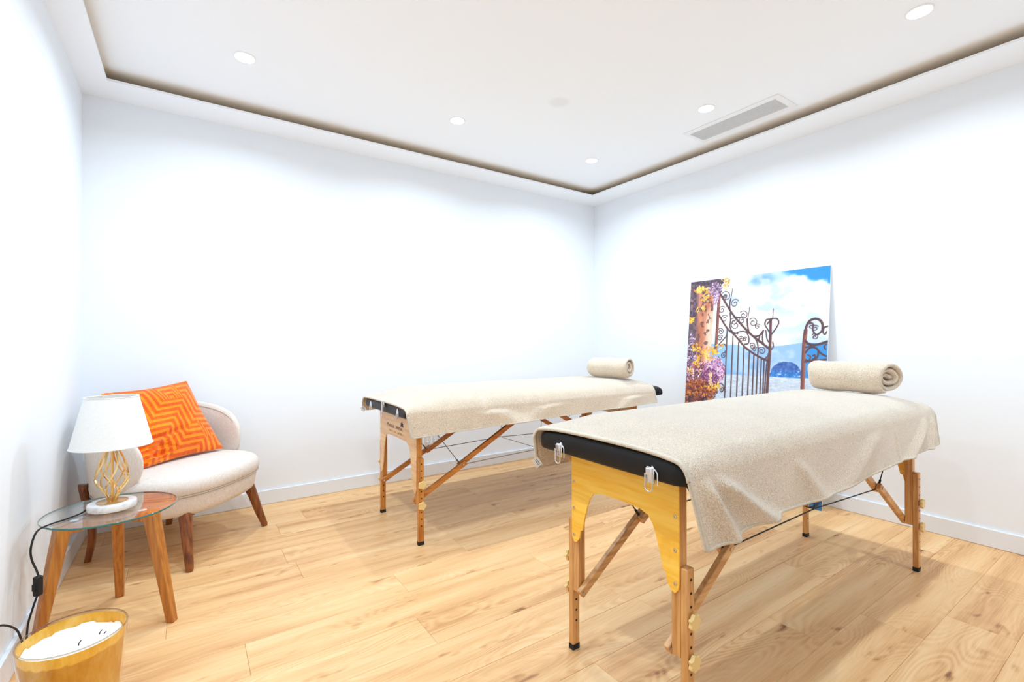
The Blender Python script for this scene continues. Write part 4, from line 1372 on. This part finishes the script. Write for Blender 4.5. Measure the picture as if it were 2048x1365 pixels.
# outlines of the printed gate, in metres on the board (right, up)
GATE = [
    (0.0260, [(0.267,1.507),(0.263,1.322),(0.26,1.057)]),
    (0.0170, [(0.272,1.497),(0.379,1.334),(0.47,1.23),(0.546,1.157),(0.628,1.095),(0.689,1.048)]),
    (0.0150, [(0.276,1.316),(0.346,1.215),(0.417,1.154),(0.496,1.068),(0.57,1.016),(0.633,0.983),(0.684,0.963)]),
    (0.0200, [(0.681,1.271),(0.684,1.129),(0.684,0.963),(0.678,0.758)]),
    (0.0100, [(0.668,0.958),(0.66,0.755)]),
    (0.0105, [(0.347,1.206),(0.355,0.691)]),
    (0.0105, [(0.398,1.15),(0.401,0.704)]),
    (0.0105, [(0.446,1.104),(0.45,0.713)]),
    (0.0105, [(0.49,1.068),(0.494,0.721)]),
    (0.0105, [(0.534,1.033),(0.532,0.729)]),
    (0.0105, [(0.569,1.012),(0.567,0.736)]),
    (0.0105, [(0.599,0.995),(0.596,0.743)]),
    (0.0105, [(0.626,0.982),(0.624,0.747)]),
    (0.0105, [(0.647,0.97),(0.644,0.751)]),
    (0.0060, [(0.375,1.525),(0.37,1.474),(0.36,1.428)]),
    (0.0060, [(0.521,1.372),(0.511,1.283)]),
    (0.0060, [(0.697,1.347),(0.695,1.275)]),
    (0.0110, [(0.364,1.447),(0.359,1.401),(0.369,1.344),(0.41,1.301),(0.448,1.294)]),
    (0.0110, [(0.365,1.335),(0.372,1.279),(0.37,1.224),(0.396,1.182),(0.435,1.169)]),
    (0.0130, [(0.506,1.283),(0.511,1.229),(0.527,1.175),(0.564,1.148),(0.608,1.156),(0.632,1.19)]),
    (0.0100, [(0.632,1.19),(0.608,1.156),(0.601,1.112),(0.615,1.099)]),
    (0.0100, [(0.416,1.17),(0.453,1.185),(0.5,1.18),(0.524,1.139),(0.522,1.095),(0.495,1.088)]),
    (0.0100, [(0.564,1.143),(0.588,1.104),(0.599,1.051),(0.597,1.003)]),
    (0.0090, [(0.347,1.197),(0.34,1.151),(0.284,1.086)]),
    (0.0090, [(0.289,1.076),(0.333,1.086),(0.35,1.049),(0.332,1.021)]),
    (0.0090, [(0.284,0.987),(0.311,0.946),(0.342,0.91),(0.349,0.874),(0.327,0.827),(0.304,0.788)]),
    (0.0090, [(0.295,0.774),(0.33,0.772),(0.346,0.736),(0.323,0.711)]),
    (0.0100, [(0.678,1.271),(0.65,1.268),(0.641,1.234),(0.662,1.198),(0.683,1.163)]),
    (0.0100, [(0.686,1.275),(0.725,1.273),(0.739,1.243),(0.72,1.201),(0.694,1.163)]),
    (0.0090, [(0.656,1.233),(0.672,1.258),(0.688,1.266)]),
    (0.0090, [(0.632,1.19),(0.626,1.13),(0.646,1.078),(0.681,1.052)]),
    (0.0090, [(0.649,1.19),(0.66,1.129),(0.674,1.104)]),
    (0.0090, [(0.703,1.103),(0.708,1.069),(0.696,1.052)]),
    (0.0260, [(0.921,1.184),(0.916,1.111),(0.914,1.014),(0.915,0.793)]),
    (0.0160, [(0.918,1.16),(0.924,1.208),(0.944,1.248),(0.98,1.262),(1.013,1.245),(1.026,1.209),(1.023,1.174)]),
    (0.0110, [(0.945,1.238),(0.967,1.223),(0.966,1.183),(0.988,1.154),(1.016,1.17),(1.029,1.197),(1.055,1.208)]),
    (0.0090, [(1.051,1.173),(1.041,1.154),(1.029,1.169),(1.033,1.193)]),
    (0.0160, [(0.923,1.111),(0.943,1.091),(0.983,1.083),(1.026,1.095),(1.057,1.107)]),
    (0.0110, [(0.924,1.067),(0.976,1.079),(1.053,1.099)]),
    (0.0120, [(0.925,1.03),(0.947,1.059),(0.976,1.067),(1.004,1.048),(1.002,1.008),(0.987,0.98)]),
    (0.0120, [(0.995,1.059),(1.021,1.028),(1.053,1.009)]),
    (0.0130, [(0.925,0.968),(0.987,0.976),(1.054,0.987)]),
    (0.0090, [(0.928,0.982),(0.95,0.979),(0.957,1.003),(0.942,1.015)]),
    (0.0090, [(0.968,0.983),(0.986,0.996),(0.985,1.016),(0.973,1.011)]),
    (0.0090, [(1.05,1.087),(1.039,1.071),(1.048,1.056)]),
]
SCROLLS = [ (0.322,1.469,0.034,0),(0.314,1.460,0.015,0),(0.400,1.407,0.028,1),(0.294,1.363,0.025,1),(0.318,1.291,0.025,1),(0.475,1.311,0.029,0),(0.466,1.271,0.024,1),(0.552,1.252,0.029,0),(0.586,1.220,0.017,1),(0.400,1.264,0.024,0),(0.413,1.237,0.034,1),(0.293,1.189,0.022,0),(0.291,1.137,0.020,1),(0.465,1.127,0.018,0),(0.493,1.126,0.015,1),(0.554,1.073,0.020,0),(0.573,1.051,0.015,1),(0.626,1.039,0.024,0),(0.328,0.998,0.020,1),(0.322,0.730,0.018,0),(0.678,1.005,0.012,0),(0.667,0.983,0.012,1),(0.955,1.211,0.017,0),(0.981,1.197,0.017,1),(0.980,1.139,0.018,0) ]
def poster():
    W, Hh = 1.06, 1.617
    nx, ny = 330, 504
    uu, vv = np.meshgrid(np.linspace(0, W, nx + 1), np.linspace(0, Hh, ny + 1), indexing='xy')
    def mixc(a, b, t):
        return a + (np.asarray(b, float) - a) * np.clip(t, 0, 1)[..., None]
    ss = lambda a, b, x: (lambda t: t * t * (3 - 2 * t))(np.clip((x - a) / (b - a), 0, 1))
    one = np.ones_like(uu)[..., None]
    # sky
    img = one * np.array((196, 214, 240.0))
    cl = fbm(uu * 4.2, vv * 5.5, 21, 5)
    img = mixc(img, (255, 252, 246), ss(0.40, 0.58, cl + 0.10 * ss(0.9, 1.3, vv) - 0.05))
    img = mixc(img, (170, 192, 230), 0.75 * ss(0.54, 0.66, fbm(uu * 5 + 9, vv * 7, 33, 4)) * ss(1.2, 1.35, vv))
    blue = ss(0.0, 0.06, (vv - 1.50) + 0.22 * (uu - 0.80) + 0.16 * (fbm(uu * 9, vv * 9, 7, 4) - 0.5) - 0.02) * ss(0.70, 0.80, uu + 0.10 * (cl - 0.5))
    img = mixc(img, (34, 132, 206), blue)
    bl2 = np.exp(-(((uu - 0.60) / 0.10) ** 2 + ((vv - 1.575) / 0.035) ** 2)) * ss(0.35, 0.6, fbm(uu * 11, vv * 11, 3, 4))
    img = mixc(img, (92, 150, 212), bl2)
    img = mixc(img, (255, 246, 228), 0.7 * ss(1.22, 1.10, vv) * ss(0.35, 0.6, fbm(uu * 3, vv * 9, 17, 3)))
    # far mountains
    ridge = 1.085 + 0.018 * np.sin(uu * 7 + 1) + 0.030 * (fbm(uu * 6, uu * 0, 5, 4) - 0.5) + 0.02 * ss(0.3, 0.5, uu) * ss(0.55, 0.4, uu)
    mt = ss(-0.003, 0.003, ridge - vv)
    hill = one * np.array((182, 208, 240.0))
    hill = mixc(hill, (140, 182, 230), ss(0.35, 0.65, fbm(uu * 9, vv * 13, 41, 4)))
    hill = mixc(hill, (112, 172, 226), ss(0.55, 0.30, uu) * 0.7)
    hill = mixc(hill, (48, 134, 208), ss(0.90, 0.93, uu))
    hill = mixc(hill, (176, 204, 240), 0.6 * ss(0.99, 0.93, vv) * ss(0.62, 0.70, uu) * ss(0.92, 0.88, uu))
    img = img + (hill - img) * mt[..., None]
    # lake
    lake = ss(-0.002, 0.002, (0.852 + 0.008 * (uu - 0.35)) - vv)
    lk = one * np.array((196, 210, 226.0)) + (fbm(uu * 50, vv * 130, 51, 3) - 0.5)[..., None] * 60
    lk = mixc(lk, (168, 192, 220), ss(0.75, 0.3, vv))
    lk = mixc(lk, (36, 108, 160), ss(0.45, 0.15, vv))
    lk = lk + (fbm(uu * 22, vv * 55, 61, 4) - 0.5)[..., None] * 130 * ss(0.40, 0.10, vv)[..., None]
    img = img + (lk - img) * lake[..., None]
    # wooded headland
    q = (uu - 0.80) / 0.112
    isl = 0.853 + 0.112 * np.sqrt(np.clip(1 - np.abs(q) ** 2.2, 0, 1)) + 0.010 * (fbm(uu * 60, uu * 0 + 3, 8, 3) - 0.5)
    im = (np.abs(q) < 1) * ss(-0.002, 0.002, isl - vv) * ss(-0.002, 0.002, vv - 0.853)
    ic = mixc(one * np.array((58, 96, 172.0)), (44, 120, 200), ss(0.92, 0.87, vv))
    ic = ic + (fbm(uu * 70, vv * 70, 71, 3) - 0.5)[..., None] * 70
    ic = mixc(ic, (214, 226, 242), 0.9 * (vnoise(uu * 95, vv * 120, 4) > 0.86) * ss(0.93, 0.88, vv))
    img = img + (ic - img) * im[..., None]
    # stone pillar at the left
    pr = 0.222 - 0.02 * ss(1.2, 0.9, vv) + 0.008 * (fbm(uu * 0, vv * 20, 2, 3) - 0.5)
    pm = ss(-0.003, 0.003, pr - uu)
    pc = mixc(one * np.array((96, 66, 84.0)), (196, 118, 84), ss(0.05, 0.11, uu + 0.03 * (fbm(uu * 8, vv * 8, 6, 3) - 0.5)))
    pc = mixc(pc, (238, 200, 172), ss(0.13, 0.19, uu) * ss(1.42, 1.30, vv) * 0.9)
    pc = pc + (fbm(uu * 45, vv * 14, 13, 4) - 0.5)[..., None] * 70
    pc = mixc(pc, (92, 58, 60), (fbm(uu * 40, vv * 30, 23, 2) > 0.68) * 0.8)
    img = img + (pc - img) * pm[..., None]
    # iron work
    def stroke(img, pts, wd, col, hi):
        pts = [np.array((p.x, p.y)) for p in catmull([(a, b, 0) for a, b in pts], 8)] if len(pts) > 2 else [np.array(p) for p in pts]
        for a, b in zip(pts[:-1], pts[1:]):
            lo, h2 = np.minimum(a, b) - wd * 1.5, np.maximum(a, b) + wd * 1.5
            i0, i1 = max(0, int(lo[0] / W * nx)), min(nx, int(h2[0] / W * nx) + 1)
            j0, j1 = max(0, int(lo[1] / Hh * ny)), min(ny, int(h2[1] / Hh * ny) + 1)
            if i1 <= i0 or j1 <= j0: continue
            x, y = uu[j0:j1 + 1, i0:i1 + 1], vv[j0:j1 + 1, i0:i1 + 1]
            d = b - a; L2 = max(1e-9, float(d @ d))
            t = np.clip(((x - a[0]) * d[0] + (y - a[1]) * d[1]) / L2, 0, 1)
            ds = np.hypot(x - a[0] - t * d[0], y - a[1] - t * d[1])
            al = np.clip((wd / 2 - ds) / 0.0028 + 0.5, 0, 1)[..., None]
            c = np.asarray(col, float) + (np.asarray(hi, float) - col) * np.clip((x - a[0] - t * d[0]) / wd + 0.5, 0, 1)[..., None]
            sub = img[j0:j1 + 1, i0:i1 + 1]
            sub += (c - sub) * al
        return img
    for k, (wd, pts) in enumerate(GATE):
        pts = list(pts)
        if len(pts) == 2 and abs(wd - 0.0105) < 1e-6: pts[1] = (pts[1][0] + 0.004, 0.10)     # bars run on down behind the table
        if k in (3, 4): pts.append((pts[-1][0] - 0.004, 0.10))
        col, hi = ((62, 40, 50), (120, 72, 62)) if wd > 0.012 else ((58, 44, 58), (98, 68, 68))
        if k in (0, 33): col, hi = (88, 48, 48), (168, 96, 78)
        if k == 33: pts.append((0.916, 0.05))
        stroke(img, pts, wd, col, hi)
    for x, y, r, k in SCROLLS:
        sp = []
        for i in range(24):
            t = i / 23
            a = (1 if k else -1) * (t * 2.7 * PI) + (0.6 if k else 2.4)
            rr = 1.25 * r * (1 - 0.80 * t)
            sp.append((x + rr * math.cos(a), y + rr * math.sin(a)))
        for a, b in zip(sp[:-1], sp[1:]): stroke(img, [a, b], 0.0068, (66, 50, 64), (104, 74, 76))
    # big ring low on the right leaf, only its foot shows under the table
    stroke(img, [(0.96 + 0.085 * math.cos(t * 0.3), 0.08 + 0.085 * math.sin(t * 0.3)) for t in range(22)], 0.016, (26, 32, 44), (44, 52, 66))
    # foliage and blossom: many small leaves and florets
    rg = random.Random(12)
    def scatter(cx, cy, rx, ry, n, ln, wd, cols, ang=None):
        for _ in range(n):
            q, t = math.sqrt(rg.random()), rg.random() * 2 * PI
            x, y = cx + rx * q * math.cos(t), cy + ry * q * math.sin(t)
            a = rg.uniform(0, PI) if ang is None else rg.gauss(ang, 0.5)
            l = ln * rg.uniform(0.5, 1.2)
            c = rg.choice(cols)
            k = rg.uniform(0.88, 1.1)
            c = tuple(min(255, v * k) for v in c)
            stroke(img, [(x, y), (x + l * math.cos(a), y + l * math.sin(a))], wd * rg.uniform(0.6, 1.2), c, c)
    dark = [(74, 56, 74), (92, 70, 84), (60, 48, 62), (104, 82, 92)]
    yel = [(246, 190, 56), (232, 160, 52), (252, 214, 104), (206, 132, 52), (240, 176, 80)]
    pur = [(150, 112, 150), (206, 172, 204), (110, 78, 112), (178, 136, 174), (226, 200, 222)]
    mag = [(168, 88, 142), (210, 150, 194), (124, 56, 108), (236, 196, 220), (188, 112, 162), (244, 216, 230)]
    rust = [(190, 96, 44), (104, 50, 44), (226, 140, 56), (150, 70, 50), (76, 42, 50), (120, 60, 70)]
    scatter(0.10, 1.59, 0.18, 0.06, 420, 0.02, 0.022, dark)
    scatter(0.02, 1.30, 0.045, 0.28, 220, 0.02, 0.020, dark + [(124, 92, 96)])
    scatter(0.22, 1.535, 0.07, 0.055, 260, 0.008, 0.009, pur + dark)
    scatter(0.238, 1.46, 0.026, 0.06, 130, 0.006, 0.008, pur)
    scatter(0.318, 1.572, 0.030, 0.048, 46, 0.018, 0.008, yel + [(150, 96, 70), (240, 220, 190)])
    scatter(0.10, 1.535, 0.06, 0.022, 40, 0.022, 0.011, yel)
    scatter(0.14, 1.475, 0.03, 0.05, 34, 0.022, 0.010, yel + dark)
    scatter(0.09, 1.37, 0.05, 0.025, 26, 0.022, 0.010, yel + dark)
    scatter(0.018, 1.285, 0.016, 0.03, 14, 0.024, 0.012, yel)
    scatter(0.03, 0.98, 0.06, 0.20, 420, 0.010, 0.010, dark + pur)
    scatter(0.10, 0.83, 0.12, 0.12, 520, 0.010, 0.010, dark + mag + rust)
    scatter(0.25, 0.87, 0.092, 0.115, 900, 0.007, 0.008, mag)
    scatter(0.22, 0.80, 0.075, 0.09, 260, 0.007, 0.009, [(112, 52, 98), (84, 44, 82), (150, 76, 130)])
    scatter(0.12, 0.70, 0.17, 0.085, 700, 0.018, 0.009, rust)
    scatter(0.14, 0.50, 0.20, 0.16, 900, 0.02, 0.014, rust + dark)
    scatter(0.12, 0.22, 0.22, 0.22, 900, 0.03, 0.02, [(70, 60, 52), (96, 84, 66), (120, 100, 80), (50, 46, 44)])
    for cx, cy, rx, ry, n in ((0.075, 1.055, 0.045, 0.035, 70), (0.19, 1.02, 0.055, 0.04, 90), (0.265, 1.035, 0.035, 0.045, 60), (0.10, 0.96, 0.03, 0.04, 36), (0.21, 0.965, 0.03, 0.015, 26),
                              (0.03, 0.85, 0.03, 0.025, 26), (0.285, 0.745, 0.025, 0.035, 40), (0.10, 0.91, 0.025, 0.02, 18), (0.20, 0.735, 0.05, 0.025, 26), (0.305, 1.07, 0.025, 0.008, 12)):
        scatter(cx, cy, rx, ry, n // 3, 0.02, 0.010, [(252, 186, 40), (244, 160, 48), (255, 210, 82), (222, 132, 48)])
    scatter(0.225, 0.80, 0.006, 0.06, 24, 0.01, 0.012, [(236, 196, 150), (220, 170, 130)])
    img = np.clip(img * 0.93 + np.array((236, 234, 242.0)) * 0.07, 0, 255)       # printed, slightly milky
    # the board leans: foot on the floor, top edge against the wall
    foot, head = Vector((3.393, 0, 0.0015)), Vector((XR - 0.012, 0, 1.6115))
    up = (head - foot).normalized()
    nrm = Vector((-up.z, 0, up.x))            # towards the room
    o = Vector((3.393, 1.925, 0.0))
    tb = thing('picture_board', 'large unframed print of an iron garden gate above a lake, leaning on the right wall', 'picture', o)
    up_a, n_a = np.array(up), np.array(nrm)
    Pt = np.array(foot)[None, None] + up_a * vv[..., None] + n_a * 0.0006
    Pt[..., 1] = 2.455 - uu
    Pt = Pt.reshape(-1, 3) - np.array(o)
    idx = np.arange((nx + 1) * (ny + 1)).reshape(ny + 1, nx + 1)
    fs = np.stack([idx[:-1, :-1], idx[:-1, 1:], idx[1:, 1:], idx[1:, :-1]], -1).reshape(-1, 4)
    me = bpy.data.meshes.new('print')
    me.from_pydata(Pt.tolist(), [], fs.tolist())
    me.materials.append(M['print'])
    set_print(me, img.reshape(-1, 3))
    pr = bpy.data.objects.new('print', me); COL.objects.link(pr); pr.parent = tb
    m = MB()
    vs = []
    for d in (0.0, -0.008):
        for y, s in ((2.455, 0.0), (2.455 - W, 0.0), (2.455 - W, Hh), (2.455, Hh)):
            p = foot + up * s + nrm * d
            vs.append((p.x, y, p.z))
    m.add(vs, [(0, 1, 2, 3), (7, 6, 5, 4), (0, 4, 5, 1), (1, 5, 6, 2), (2, 6, 7, 3), (3, 7, 4, 0)])
    m.build('backing_board', M['board'], tb, origin=o)
poster()
